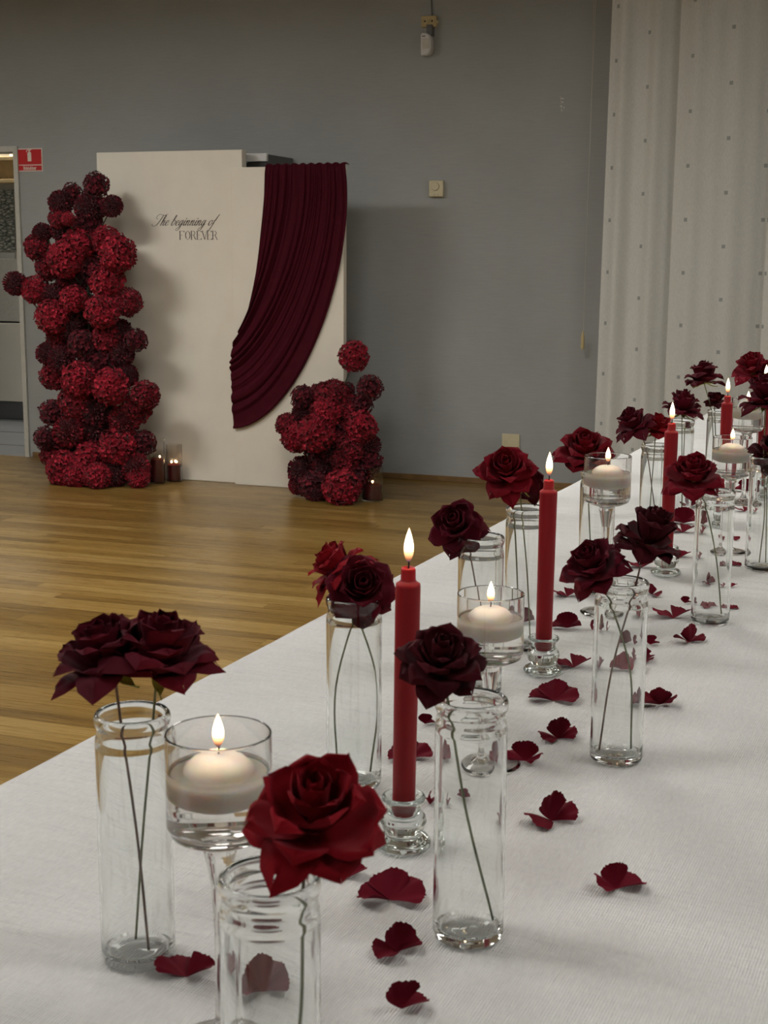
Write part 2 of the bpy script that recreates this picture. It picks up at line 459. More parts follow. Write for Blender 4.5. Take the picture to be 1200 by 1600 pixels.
def poster_mat(name, kind):
    t = NT(name)
    if kind == 'photo':
        v = t.coords('Generated', (6, 1, 5), (0, .5, 0))
        vo = t.n('ShaderNodeTexVoronoi', feature='DISTANCE_TO_EDGE'); vo.inputs['Scale'].default_value = 2.2; t.l(v, vo.inputs['Vector'])
        k = t.math('ADD', t.math('MULTIPLY', vo.outputs[0], 1.4), t.math('MULTIPLY', t.noise(v, 3.5, 5), .6))
        c = t.ramp(k, [(.30, (.10, .105, .09)), (.50, (.42, .43, .37)), (.68, (.70, .70, .62))])
    else:
        g = t.n('ShaderNodeTexCoord'); sp = t.n('ShaderNodeSeparateXYZ'); t.l(g.outputs['Generated'], sp.inputs[0])
        inb = t.math('MULTIPLY', t.math('LESS_THAN', t.math('ABSOLUTE', t.math('SUBTRACT', sp.outputs[0], .72)), .18), t.math('LESS_THAN', t.math('ABSOLUTE', t.math('SUBTRACT', sp.outputs[2], .42)), .22))
        st = t.math('GREATER_THAN', t.math('FRACT', t.math('MULTIPLY', sp.outputs[2], 14)), .35)
        c = t.mix(t.math('MULTIPLY', inb, st), (.62, .62, .58), (.34, .42, .22))
    t.set(Base_Color=c, Roughness=.5); return t.m
for (y0, y1, kind, lab, dx) in [(296, 341, 'photo', 'upper black and white aerial photograph pinned beyond the doorway', -.03), (343, 393, 'photo', 'lower black and white aerial photograph pinned beyond the doorway', 0), (395, 446, 'plan', 'white sheet with a small green plan pinned beyond the doorway', 0)]:
    a = ony(22 + dx * 60, y0, YB + .08); b = ony(22, y1, YB + .08)
    o = obj('poster', boxm(-.62, 0, 0, .006, 0, a.z - b.z), poster_mat('poster_' + kind + str(y0), kind), None, (a.x, YB + .085, b.z))
    tag(o, lab, 'poster')
# lamp of the room beyond
lb = empty('ceiling_lamp', (-6.3, WY + 1.7, CEIL - .16)); tag(lb, 'long ceiling lamp of the room beyond the doorway, out of view', 'lamp')
obj('lamp_housing', boxm(-.62, .62, -.16, .16, 0, .06, bev=.006), M['white_plastic'], lb)
obj('diffuser', boxm(-.6, .6, -.14, .14, -.012, -.001), emit('lamp_light_far', (1, .97, .88), 36), lb)

# ---------------------------------------------------------------- ceiling lamps of the hall
places = ['above the flower column', 'above the middle of the hall', 'right of the table far end', 'above the left side of the hall', 'above the left of the table', 'above the right of the table', 'behind the viewer']
for (x, y, s), pl in zip(LAMPS, places):
    t = empty('ceiling_lamp', (x, y, CEIL)); tag(t, 'flat rectangular ceiling lamp ' + pl + ', out of view', 'lamp', 'ceiling lamps of the hall')
    bm = bmesh.new()
    box(bm, -.62, .62, -.32, -.285, -.07, -.001, bev=.004); box(bm, -.62, .62, .285, .32, -.07, -.001, bev=.004)
    box(bm, -.62, -.585, -.285, .285, -.07, -.001); box(bm, .585, .62, -.285, .285, -.07, -.001)
    obj('lamp_frame', bm, M['white_plastic'], t)
    obj('diffuser', boxm(-.58, .58, -.28, .28, -.06, -.05), emit('lamp_light', LAMP_COL, s), t)

# ---------------------------------------------------------------- curtains
def curtain(name, x0, x1, ybase, fn, label, wl=0.0, u0=0.0):
    n = 150; H0, H1 = .03, CEIL - .06
    xs = [x0 + (x1 - x0) * i / n for i in range(n + 1)]
    S = [u0]
    for a, b in zip(xs, xs[1:]): S.append(S[-1] + math.hypot(b - a, fn(b, 1.2) - fn(a, 1.2)))
    bm = bmesh.new(); uvl = bm.loops.layers.uv.new('UVMap'); nz = 24
    V = [[bm.verts.new((xs[i] + wl * (H0 + (H1 - H0) * j / nz) * (1 - i / n), ybase + fn(xs[i], H0 + (H1 - H0) * j / nz), H0 + (H1 - H0) * j / nz)) for j in range(nz + 1)] for i in range(n + 1)]
    for i in range(n):
        for j in range(nz):
            f = bm.faces.new((V[i][j], V[i + 1][j], V[i + 1][j + 1], V[i][j + 1])); f.smooth = True
            for lp, (a, b) in zip(f.loops, ((i, j), (i + 1, j), (i + 1, j + 1), (i, j + 1))):
                lp[uvl].uv = (S[a], H0 + (H1 - H0) * b / nz)
    o = obj(name, bm, M['curtain']); tag(o, label, 'curtain', 'sheer curtains beside the grey wall')
    return o
def fold_a(x, z):
    k = (x + 1.54)
    return .027 * sin(k * 34 + .4 * sin(k * 9)) * (1.0 - .3 * z / 3) + .004 * sin(k * 71 + 1 + .25 * z)
def fold_b(x, z):
    k = (x + 1.18)
    return .034 * sin(k * 10.5 + 2.0 + .12 * z) + .014 * sin(k * 23 + 1.5) + .004 * sin(k * 60 + .5 * z)
cxa = ony(927, 640, 7.66).x; cxb = ony(1040, 500, 7.60).x; cxc = ony(1186, 500, 7.54).x
curtain('curtain', cxa, cxb + .04, 7.68, fold_a, 'narrow gathered off-white curtain panel next to the grey wall', .010, .06)
curtain('curtain', cxb, cxc + .05, 7.645, fold_b, 'wide flat off-white curtain panel with small grey squares', .004, .02)
curtain('curtain', cxc, 3.3, 7.61, fold_b, 'off-white curtain panel cut off by the right picture edge', .004, .10)
rail = obj('curtain_rail', boxm(cxa - .02, 3.35, 7.52, 7.72, CEIL - .055, CEIL - .005, bev=.005), M['white_plastic'])
tag(rail, 'white ceiling rail that carries the off-white curtains', 'curtain rail')

# ---------------------------------------------------------------- small things on the back wall
# pull cord
t = empty('pull_cord', ony(911, 530, WY - .10)); tag(t, 'thin pale pull cord with a cream handle hanging left of the curtains', 'cord')
loc = t.location.copy()
def cp(px, py): return ony(px, py, WY - .10) - loc
top = CEIL - loc.z
bm = bmesh.new(); a = cp(928, 0); a2 = a * (1 + (top - a.z) / max(a.z, .01)); a2 = Vector((a.x + (a.x / a.z) * (top - a.z), 0, top))
tube([a2, a, cp(926, 90), cp(921, 240), cp(915, 400), cp(911.5, 517)], .0014, 5, bm)
obj('cord', bm, M['cord'], t)
bm = bmesh.new(); b0 = cp(931, 0); tube([Vector((b0.x + .02, 0, top)), b0, cp(929, 60), cp(925.5, 130), cp(921.5, 240)], .0011, 5, bm); obj('cord', bm, M['cord'], t)
hz = cp(911, 517).z
oh = obj('cord_handle', lathe([(0, hz), (.004, hz), (.0075, hz - .018), (.0105, hz - .030), (.0105, hz - .095), (.008, hz - .10), (0, hz - .10)], 20), M['yellowed_plastic'], t, smooth=False)
oh.location.x = cp(911, 517).x
# thermostat
def at_wall(px, py): return ony(px, py, WY)
p = at_wall(683.5, 295); t = empty('room_thermostat', p); tag(t, 'square cream thermostat with a round dial on the grey wall', 'thermostat')
obj('housing', boxm(-.042, .042, -.030, -.0005, -.045, .045, bev=.006), M['cream_plastic'], t)
oh = obj('dial', lathe([(0, 0), (.024, 0), (.024, .005), (.021, .008), (0, .008)], 32), M['cream_plastic'], t, smooth=False)
oh.rotation_euler = (pi / 2, 0, 0); oh.location = (-.004, -.030, .012)
bm = bmesh.new(); box(bm, .010, .018, -.0312, -.0298, -.034, -.032); box(bm, -.01, -.003, -.0312, -.0298, -.034, -.032); obj('switch_mark', bm, M['darkgrey'], t)
# double socket near the ceiling with its cable
p = at_wall(672.5, 34.5); t = empty('wall_socket', p); tag(t, 'yellowed double socket high on the grey wall under a cable', 'socket')
obj('housing', boxm(-.045, .045, -.034, -.0005, -.030, .030, bev=.005), M['yellowed_plastic'], t)
for sx in (-.0205, .0205):
    o = obj('outlet', lathe([(0, -.003), (.0055, -.003), (.0075, .001), (.0145, .001), (.0150, .004), (.0185, .004), (.0185, .0), ], 28), M['yellowed_plastic'], t); o.rotation_euler = (pi / 2, 0, 0); o.location = (sx, -.034, 0)
    o = obj('outlet_hole', lathe([(0, .0), (.005, 0), (.005, .002), (0, .002)], 16), M['dark'], t); o.rotation_euler = (pi / 2, 0, 0); o.location = (sx, -.0345, 0)
o = obj('side_screw', lathe([(0, 0), (.010, 0), (.010, .006), (.006, .009), (0, .009)], 16), M['cream_plastic'], t); o.rotation_euler = (0, pi / 2, 0); o.location = (.045, -.018, -.004)
obj('cable', tube([(.012, -.008, .030), (.008, -.008, .12), (.010, -.008, .30), (.010, -.008, CEIL - p.z - .002)], .0032, 6), M['cable'], t)
# motion sensor
p = at_wall(670, 71); t = empty('motion_sensor', p); tag(t, 'small white motion sensor on a grey bracket below the high socket', 'sensor')
prof = [(-.028, -.058), (-.030, .050), (-.022, .060), (.006, .058), (.024, .046), (.030, .030), (.030, -.030), (.022, -.050), (.006, -.060), (-.018, -.060)]
bm = bmesh.new()
fr = [bm.verts.new((x, -.062, z)) for x, z in prof]; bk = [bm.verts.new((x * .96 + .003, -.012, z * .98)) for x, z in prof]
bm.faces.new(fr); bm.faces.new(bk[::-1])
for i in range(len(fr)): bm.faces.new((fr[i], bk[i], bk[(i + 1) % len(fr)], fr[(i + 1) % len(fr)]))
bmesh.ops.recalc_face_normals(bm, faces=bm.faces)
bmesh.ops.bevel(bm, geom=[e for e in bm.edges if abs(e.verts[0].co.y - e.verts[1].co.y) < 1e-5 and e.verts[0].co.y < -.05], offset=.006, segments=3, affect='EDGES')
obj('housing', bm, M['white_plastic'], t)
obj('slot', boxm(-.020, .000, -.0635, -.0615, .040, .044), M['dark'], t)
obj('lens', boxm(-.019, .019, -.0645, -.060, -.024, .030, bev=.002), M['board_edge'], t)
obj('bracket', boxm(.000, .034, -.050, -.0005, .046, .105, bev=.004), M['darkgrey'], t)
# double socket low on the wall
p = at_wall(798.5, 690); t = empty('wall_socket', p); tag(t, 'cream double socket low on the grey wall behind a red rose', 'socket')
obj('cover_plate', boxm(-.052, .052, -.012, -.0005, -.045, .045, bev=.003), M['cream_plastic'], t)
for sx in (-.026, .026):
    o = obj('outlet', lathe([(0, -.006), (.017, -.006), (.019, .002), (.0215, .002), (.0215, -.002)], 28), M['cream_plastic'], t); o.rotation_euler = (pi / 2, 0, 0); o.location = (sx, -.012, -.010)
    o = obj('outlet_hole', lathe([(0, -.005), (.016, -.005), (.016, -.0045), (0, -.0045)], 20), M['darkgrey'], t); o.rotation_euler = (pi / 2, 0, 0); o.location = (sx, -.012, -.010)
# pale switch plate left of the flower column
p = at_wall(66, 505); o = obj('switch_plate', boxm(-.035, .035, -.010, -.0005, -.03, .03, bev=.003), M['cream_plastic'], None, p); tag(o, 'pale switch plate half hidden behind the tall flower column', 'switch')

# fire extinguisher sign
a, b = at_wall(26.8, 232.2), at_wall(67.8, 267.6)
sg = empty('safety_sign', ((a.x + b.x) / 2, WY, (a.z + b.z) / 2)); tag(sg, 'red sign with a white fire extinguisher and lettering above the doorway corner', 'sign')
w2, h2 = (b.x - a.x) / 2, (a.z - b.z) / 2
obj('sign_plate', boxm(-w2, w2, -.006, -.0005, -h2, h2, bev=.001), M['white_sign'], sg)
obj('sign_field', boxm(-w2 + .007, w2 - .007, -.0075, -.0055, -h2 + .042, h2 - .007), M['red_sign'], sg)
obj('sign_field', boxm(-w2 + .007, w2 - .007, -.0075, -.0055, -h2 + .006, -h2 + .036), M['red_sign'], sg)
def flat(pts, y, bm, th=.0012):
    f = [bm.verts.new((x, y - th, z)) for x, z in pts]; k = [bm.verts.new((x, y, z)) for x, z in pts]
    bm.faces.new(f); bm.faces.new(k[::-1])
    for i in range(len(pts)): bm.faces.new((f[i], k[i], k[(i + 1) % len(pts)], f[(i + 1) % len(pts)]))
bm = bmesh.new(); s = .001
body = [(-13, -38), (13, -38), (14, -34), (14, 12), (12, 19), (6, 25), (-6, 25), (-12, 19), (-14, 12), (-14, -34)]
flat([(x * s * .95, (z + 24) * s * .93) for x, z in body], -.0075, bm)
flat([(x * s, z * s) for x, z in [(-4, 46), (4, 46), (4, 51), (12, 55), (18, 58), (17, 61), (4, 57), (3, 62), (-3, 62), (-4, 58), (-14, 58), (-20, 53), (-24, 44), (-20, 43), (-15, 51), (-10, 54), (-4, 53)]], -.0075, bm)
o = obj('extinguisher_symbol', bm, M['white_sign'], sg); o.location.z = .004
cu = bpy.data.curves.new('sign_text', 'FONT'); cu.body = 'Ildslukker'; cu.size = .031; cu.offset = .0007; cu.extrude = .0006; cu.align_x = 'CENTER'
tmp = bpy.data.objects.new('tmp', cu); COL.objects.link(tmp)
dg = bpy.context.evaluated_depsgraph_get(); me = bpy.data.meshes.new_from_object(tmp.evaluated_get(dg)); bpy.data.objects.remove(tmp)
me.materials.clear()
o = obj('sign_lettering', me, M['white_sign'], sg); o.rotation_euler = (pi / 2, 0, 0); o.location = (0, -.0078, -h2 + .0105); o.scale = (.78, 1, 1)

# wall box behind the backdrop
a = ony(384, 240, WY - .38); b = ony(417, 252, WY - .38)
t = empty('wall_cabinet', ((a.x + b.x) / 2, WY, b.z)); tag(t, 'grey wall-mounted box with a white front edge behind the white boards', 'cabinet')
wv = (b.x - a.x) / 2
obj('housing', boxm(-wv, wv, -.36, -.002, -.12, a.z - b.z - .004, bev=.004), M['darkgrey'], t)
obj('front_panel', boxm(-wv - .002, wv + .001, -.385, -.362, 0, a.z - b.z, bev=.003), M['white_plastic'], t)
obj('lower_front', boxm(-wv, wv, -.375, -.361, -.12, -.006, bev=.003), M['dark'], t)

# ================================================================ BACKDROP
BY = 7.405; FY = 7.355
x0, x1 = -4.379, -3.457
bb = empty('backdrop_board', ((x0 + x1) / 2, BY, 0)); tag(bb, 'tall white backdrop board with dark script lettering behind the flower column', 'backdrop board')
hw = (x1 - x0) / 2
obj('board', boxm(-hw, hw, 0, .055, .001, 1.881, bev=.002), M['backboard'], bb)
obj('foot', boxm(-hw + .1, hw - .1, .055, .36, .0, .03, bev=.003), M['board_edge'], bb)
x0b, x1b = -3.502, -2.831
fb = empty('backdrop_board', ((x0b + x1b) / 2, FY, 0)); tag(fb, 'shorter white backdrop board hung with maroon fabric', 'backdrop board')
hwb = (x1b - x0b) / 2
obj('board', boxm(-hwb, hwb, 0, .045, .001, 1.782, bev=.002), M['backboard'], fb)
obj('foot', boxm(.06, hwb - .05, .050, .33, .0, .03, bev=.003), M['board_edge'], fb)

# lettering
def ribbon(bm, pts, scale, ox, oz, slant, thin, thick, n=7):
    P = spline([(x, z, 0) for x, z in pts], n); L = []
    for i, p in enumerate(P):
        d = (P[min(i + 1, len(P) - 1)] - P[max(i - 1, 0)]); d = Vector((d.x + slant * d.y, d.y, 0)).normalized()
        wd = thin + thick * max(0.0, abs(d.y) - .25) ** 1.5 * (1 if d.y < 0 else .25)
        q = Vector((p.x + slant * p.y, p.y, 0)); nn = Vector((-d.y, d.x, 0)) * wd
        L.append((q + nn, q - nn))
    F_ = [(bm.verts.new((ox + (a.x + (a.x - slant * a.y) * .0) * scale, -.0012, oz + a.y * scale)), bm.verts.new((ox + b.x * scale, -.0012, oz + b.y * scale))) for a, b in L]
    for (a, b), (c, d) in zip(F_, F_[1:]): bm.faces.new((a, b, d, c))
GL = {
 'T': ([[(.85, 1.95), (.70, 1.2), (.50, .4), (.25, 0), (-.15, -.1), (-.45, .1), (-.40, .25)], [(.15, 1.25), (-.10, 1.35), (-.22, 1.75), (.10, 2.15), (.60, 2.05), (1.1, 1.95), (1.5, 2.2)]], .98),
 'h': ([[(0, .4), (.28, 1.3), (.30, 1.9), (.20, 1.9), (.10, 1.0), (.04, 0)], [(.08, .4), (.30, .95), (.46, .85), (.40, .25), (.50, 0), (.74, .3)]], .68),
 'e': ([[(0, .4), (.32, .55), (.46, .82), (.30, 1), (.08, .75), (.06, .28), (.26, 0), (.60, .3)]], .56),
 'b': ([[(0, .4), (.28, 1.3), (.30, 1.9), (.20, 1.9), (.10, 1.0), (.06, .25), (.24, 0), (.50, .35), (.50, .85), (.34, .98), (.70, .75)]], .66),
 'g': ([[(.50, .82), (.30, 1), (.06, .6), (.10, .1), (.30, .08), (.52, .95)], [(.54, 1.0), (.46, .1), (.36, -.65), (.12, -.95), (-.12, -.75), (.12, -.35), (.74, .3)]], .68),
 'i': ([[(0, .4), (.16, 1), (.10, .3), (.20, 0), (.42, .3)], [(.20, 1.42), (.19, 1.30), (.18, 1.22)]], .36),
 'n': ([[(0, .6), (.12, .97), (.16, .8), (.08, 0)], [(.10, .4), (.34, .97), (.50, .85), (.44, .25), (.54, 0), (.78, .3)]], .72),
 'o': ([[(.38, 1), (.10, .78), (.05, .3), (.22, 0), (.46, .25), (.50, .75), (.38, 1), (.50, .85), (.72, .9)]], .62),
 'f': ([[(0, .3), (.34, 1.2), (.48, 1.85), (.60, 2.05), (.46, 1.9), (.26, 1.1), (.10, 0), (-.04, -.75), (-.20, -1.0), (-.30, -.8)], [(.02, .95), (.46, 1.0)]], .6),
 ' ': ([], .45)}
letters = empty('board_lettering', (0, BY, 0)); letters.parent = bb; letters.matrix_parent_inverse = Matrix.Translation(-bb.location)
L0, L1 = ony(241, 352, BY), ony(343, 351.5, BY)
word = 'The beginning of'; adv = sum(GL[c][1] for c in word); xh = .0295; sxx = (L1.x - L0.x - .026) / (adv * xh)
x = L0.x
for wd in word.split(' '):
    bm = bmesh.new()
    for c in wd:
        for st in GL[c][0]: ribbon(bm, [(a * sxx * .92, b) for a, b in st], xh, x, L0.z - .002, .55, .034, .105)
        x += GL[c][1] * xh * sxx
    x += GL[' '][1] * xh * sxx
    o = obj('script_word', bm, M['ink'], letters)
UP = {'F': ([[(0, 1), (0, 0)], [(0, 1), (.5, 1), (.5, .86)], [(0, .52), (.34, .52)]], .64),
      'O': ([[(.30, 1), (.10, .85), (.02, .5), (.10, .15), (.30, 0)], [(.30, 1), (.50, .85), (.58, .5), (.50, .15), (.30, 0)]], .74),
      'R': ([[(0, 1), (0, 0)], [(0, 1), (.30, .99), (.44, .76), (.30, .53), (0, .52)], [(.26, .53), (.50, 0), (.60, .02)]], .70),
      'E': ([[(0, 1), (0, 0)], [(0, 1), (.46, 1), (.46, .87)], [(0, .52), (.32, .52)], [(0, 0), (.48, 0), (.48, .14)]], .62),
      'V': ([[(-.02, 1), (.28, 0)], [(.28, 0), (.54, 1)]], .62)}
Q0, Q1 = ony(281.5, 374.3, BY), ony(342, 374.3, BY); qh = ony(300, 361, BY).z - Q0.z
adv = sum(UP[c][1] for c in 'FOREVER'); sx = (Q1.x - Q0.x) / adv
x = Q0.x; bm = bmesh.new()
for c in 'FOREVER':
    for st in UP[c][0]:
        for p, q in zip(st, st[1:]):
            P, Q = Vector((x + p[0] * sx, Q0.z + p[1] * qh)), Vector((x + q[0] * sx, Q0.z + q[1] * qh)); d = (Q - P).normalized()
            wd = .0009 + .0028 * abs(d.y) ** 3 * (0.35 if (c == 'V' and q[1] > p[1]) else 1)
            n_ = Vector((-d.y, d.x)) * wd / 1.4; f = [bm.verts.new((v.x, -.0012, v.y)) for v in (P + n_, P - n_, Q - n_, Q + n_)]; bm.faces.new(f)
    if c in 'FREV':
        for (bx, bz) in {'F': [(0, 0), (0, 1)], 'R': [(0, 0), (0, 1)], 'E': [(0, 0), (0, 1)], 'V': [(-.02, 1), (.54, 1)]}[c]:
            cx_, cz_ = x + bx * sx, Q0.z + bz * qh
            f = [bm.verts.new((cx_ + a_, -.0012, cz_ + b_)) for a_, b_ in ((-.006, -.0007), (.006, -.0007), (.006, .0007), (-.006, .0007))]; bm.faces.new(f)
    x += UP[c][1] * sx
obj('capital_word', bm, M['ink'], letters)

# draped maroon fabric: folds fall from the top edge and are swept to the left side
def lerp(a, b, t): return a + (b - a) * t
def end_pt(u):
    K = [(0, 388, 496), (.16, 376, 518), (.32, 365, 540), (.5, 362, 572), (.7, 364, 610), (.85, 365, 642), (1, 367, 669)]
    for (a, xa, ya), (b, xb, yb) in zip(K, K[1:]):
        if u <= b: t = (u - a) / (b - a); return lerp(xa, xb, t), lerp(ya, yb, t)
    return K[-1][1:]
fr = random.Random(5); crests = [fr.uniform(-.35, .35) for _ in range(40)]
def drape(u, v):
    ex, ey = end_pt(u); t = v
    P0 = (416 + 124 * u, 259 - 2.5 * u); P1 = (414 + 150 * u, 340 + 70 * u); P2 = (ex + lerp(14, 103, u), ey - lerp(60, 4, u)); P3 = (ex, ey)
    B = [(1 - t) ** 3, 3 * t * (1 - t) ** 2, 3 * t * t * (1 - t), t ** 3]
    px = sum(b * p[0] for b, p in zip(B, (P0, P1, P2, P3))); py = sum(b * p[1] for b, p in zip(B, (P0, P1, P2, P3)))
    ph = u * 23.0 + .8 * sin(u * 9.3 + v * 1.2) + .25 * sin(v * 3 + u * 21) + .2 * sin(u * 37 + 1)
    fold = (.5 + .5 * cos(ph * pi)) ** .8
    f2 = .5 + .5 * sin(ph * 2.37 * pi + 2 * v)
    edge = min(1, min(u, 1 - u) * 14)
    amp = .026 * (.55 + .55 * v) * (.70 + .30 * sin(u * 23 + 2 + v)) * (1 + .35 * sin(u * 7)) * (.35 + .65 * edge)
    d = .006 + amp * fold + .007 * f2 * (1 - .5 * v)
    if v < .05: d *= .55 + 9 * v
    p = ony(px, py, FY)
    return Vector((p.x, FY - d - .002, p.z))
def drape_pt(i, j):
    if j < 0:                                   # turned over the top of the board
        q = drape(i, 0); k = -j
        return Vector((q.x, q.y + .062 * k, q.z + .008 * sin(k * pi) + .004 * sin(i * 60)))
    return drape(i, j)
bm = bmesh.new(); NU, NV, NT_ = 260, 80, 5
V = [[bm.verts.new(drape_pt(i / NU, (j - NT_) / (NV if j >= NT_ else NT_))) for j in range(NV + NT_ + 1)] for i in range(NU + 1)]
for i in range(NU):
    for j in range(NV + NT_): bm.faces.new((V[i][j], V[i + 1][j], V[i + 1][j + 1], V[i][j + 1])).smooth = True
dr = obj('fabric_drape', bm, M['drape']); tag(dr, 'maroon fabric swag draped over the shorter white board', 'drape')
sm = dr.modifiers.new('thickness', 'SOLIDIFY'); sm.thickness = .0015

# ================================================================ FLOWER COLUMNS
def bloom_mesh(kind, seed):
    r = random.Random(seed); bm = bmesh.new(); tones = []
    lathe([(.80 * sin(a) if 0 < a < pi else 0, .80 * cos(a)) for a in [pi * i / 8 for i in range(9)]], 12, bm); tones += [0.0] * len(bm.faces)
    if kind == 'pom':
        N = 300
        for i in range(N):
            z = 1 - 2 * (i + .5) / N; a = i * 2.39996; s = math.sqrt(1 - z * z)
            n = Vector((s * cos(a), s * sin(a), z)); t1 = n.orthogonal().normalized(); t1 = Quaternion(n, r.uniform(0, 6.28)) @ t1; t2 = n.cross(t1)
            rr = r.uniform(.92, 1.06); wv, hv = .10, .15; tn = r.uniform(.1, 1)
            b = n * (rr - .25); c = n * rr
            pts = [b - t1 * .03, c - t1 * wv + t2 * .02, c + n * .04 + t2 * .09, c + t1 * wv + t2 * .02, b + t1 * .03]
            vs_ = [bm.verts.new(p) for p in pts]; bm.faces.new(vs_[:3] + [vs_[4]]); bm.faces.new((vs_[2], vs_[3], vs_[4])); tones += [tn, tn * .8]
    else:
        N = 150 if kind == 'hyd' else 70
        for i in range(N):
            z = 1 - 2 * (i + .5) / N; a = i * 2.39996; s = math.sqrt(1 - z * z)
            n0 = Vector((s * cos(a), s * sin(a), z)); n = (n0 + Vector((r.gauss(0, .3), r.gauss(0, .3), r.gauss(0, .3)))).normalized()
            t1 = n.orthogonal().normalized(); t1 = Quaternion(n, r.uniform(0, 6.28)) @ t1; t2 = n.cross(t1)
            c = n0 * r.uniform(.84, 1.0); L = r.uniform(.15, .20) * (1.25 if kind == 'loose' else 1)
            for q in range(4):
                an = q * pi / 2 + r.uniform(-.2, .2); d = t1 * cos(an) + t2 * sin(an); e = n.cross(d); up = r.uniform(.0, .10)
                tn = min(1, max(.05, r.gauss(.55, .25)))
                p = [c - n * .02, c + d * L * .55 - e * L * .48 + n * (up * .5 + .03), c + d * L - e * L * .30 + n * (up + .02), c + d * L * 1.08 + n * (up - .02), c + d * L + e * L * .30 + n * (up + .02), c + d * L * .55 + e * L * .48 + n * (up * .5 + .03), c + d * L * .6 + n * (up * .2)]
                v = [bm.verts.new(x) for x in p]
                for f in ((0, 1, 6), (1, 2, 6), (2, 3, 6), (3, 4, 6), (4, 5, 6), (5, 0, 6)): bm.faces.new([v[k] for k in f])
                tones += [tn, tn, tn * 1.0, tn * .9, tn * .85, tn * .85]
    me = bpy.data.meshes.new('flower_head'); bm.to_mesh(me); bm.free()
    at = me.attributes.new('tone', 'FLOAT', 'FACE'); at.data.foreach_set('value', tones[:len(me.polygons)])
    return me
BL = {}
for tone, kinds in (('D', ('pom', 'pom', 'loose')), ('M', ('hyd', 'pom', 'hyd')), ('B', ('hyd', 'hyd', 'hyd'))):
    for k, kind in enumerate(kinds):
        me = bloom_mesh(kind, hash((tone == 'D', k)) % 97 + k * 7 + ord(tone)); me.materials.append(M['bloom_' + tone]); BL[(tone, k)] = me
def column(name, base, label, blooms, seed, ybase, top):
    r = random.Random(seed)
    t = empty(name, (base.x, base.y, 0)); tag(t, label, 'flower arrangement')
    B = t.location.copy()
    bm = bmesh.new(); box(bm, -.13, .13, -.07, .07, .002, .03, bev=.004); obj('base_plate', bm, M['darkgrey'], t)
    obj('pole', tube([(0, 0, .03), (.01, .0, top * .5), (0, 0, top)], .012, 8), M['foliage'], t)
    lo, hi = min(b[1] for b in blooms) + 60, max(b[1] for b in blooms) - 20; cxp = sum(b[0] for b in blooms) / len(blooms)
    blooms = blooms + [(cxp + r.uniform(-24, 24), lo + (hi - lo) * (k + .5) / 14, r.uniform(36, 48), 'D' if k % 3 else 'M', .07) for k in range(14)]
    for i, (px, py, d, tone, dy) in enumerate(blooms):
        if dy is None: dy = r.uniform(-.06, .06)
        Y = ybase + dy; p = ony(px, py, Y) - B
        rad = d / 2 / (F / ((ony(px, py, Y) - O).dot(fwd))) * 1.09
        p.z = max(p.z, rad * .80)
        me = BL[(tone, r.randrange(3))]
        o = obj('flower_head', me, None, t, p); o.scale = [rad * r.uniform(.93, 1.03) for _ in range(3)]; o.rotation_euler = (r.uniform(0, 6.28), r.uniform(0, 6.28), r.uniform(0, 6.28))
        z0 = max(.05, p.z - .12 - abs(p.x) * .6); z0 = min(z0, top)
        obj('stem', tube([(0, 0, z0), (p.x * .5, p.y * .5 + .0, (z0 + p.z) / 2 - .03), tuple(p)], .0035, 5, n=3), M['foliage'], t)
    return t
left = [(150,290,38,'D',0),(95,317,38,'D',0),(113,302,30,'D',.04),(141,325,44,'D',0),(175,322,32,'D',0),(138,348,40,'D',.02),(106,342,20,'B',-.14),(92,342,32,'M',-.02),(96,360,34,'D',.02),(131,362,38,'D',0),(66,363,28,'D',0),(58,386,40,'M',0),(102,404,54,'B',-.10),(122,382,48,'B',-.06),(165,375,42,'B',-.02),(184,396,55,'B',-.08),(76,418,40,'M',.02),(24,443,35,'D',-.04),(56,453,42,'B',-.02),(85,463,38,'D',-.02),(115,467,40,'B',-.12),(147,420,50,'D',.02),(168,440,50,'B',-.06),(199,472,42,'M',-.02),(160,486,50,'B',-.10),(83,495,50,'B',-.08),(128,440,45,'D',.03),(118,512,50,'D',0),(92,528,38,'M',.02),(127,538,42,'D',-.10),(166,528,44,'M',-.02),(212,532,36,'D',-.02),(73,552,32,'D',-.02),(97,562,40,'D',-.08),(190,552,40,'D',0),(84,588,40,'M',0),(124,592,52,'B',-.12),(174,604,54,'B',-.12),(155,566,52,'D',-.02),(198,586,34,'D',0),(227,618,42,'M',-.06),(120,628,52,'M',-.06),(82,645,40,'D',-.04),(152,642,52,'D',-.02),(213,638,44,'M',-.02),(107,674,48,'M',-.10),(71,685,34,'D',-.04),(184,699,56,'B',-.10),(225,692,36,'D',0),(150,668,50,'D',0),(79,712,30,'M',-.02),(103,735,54,'B',-.14),(140,722,56,'B',-.08),(153,747,42,'B',-.20),(180,738,42,'D',-.10),(212,730,44,'M',-.08),(216,745,36,'B',-.10),(120,750,40,'B',-.18),(194,658,46,'M',-.04),(130,480,44,'D',.05),(110,700,44,'D',.0),(186,520,40,'D',.05),(112,425,44,'D',.02),(165,405,44,'D',.05),(140,610,48,'D',.05),(90,740,30,'D',-.08)]
lb_ = onz(150, 742)
column('flower_column', Vector((ony(140, 600, 7.16).x, 7.16, 0)), 'tall column of dark red and bright red flower heads left of the lettering', left, 3, 7.16, 1.62)
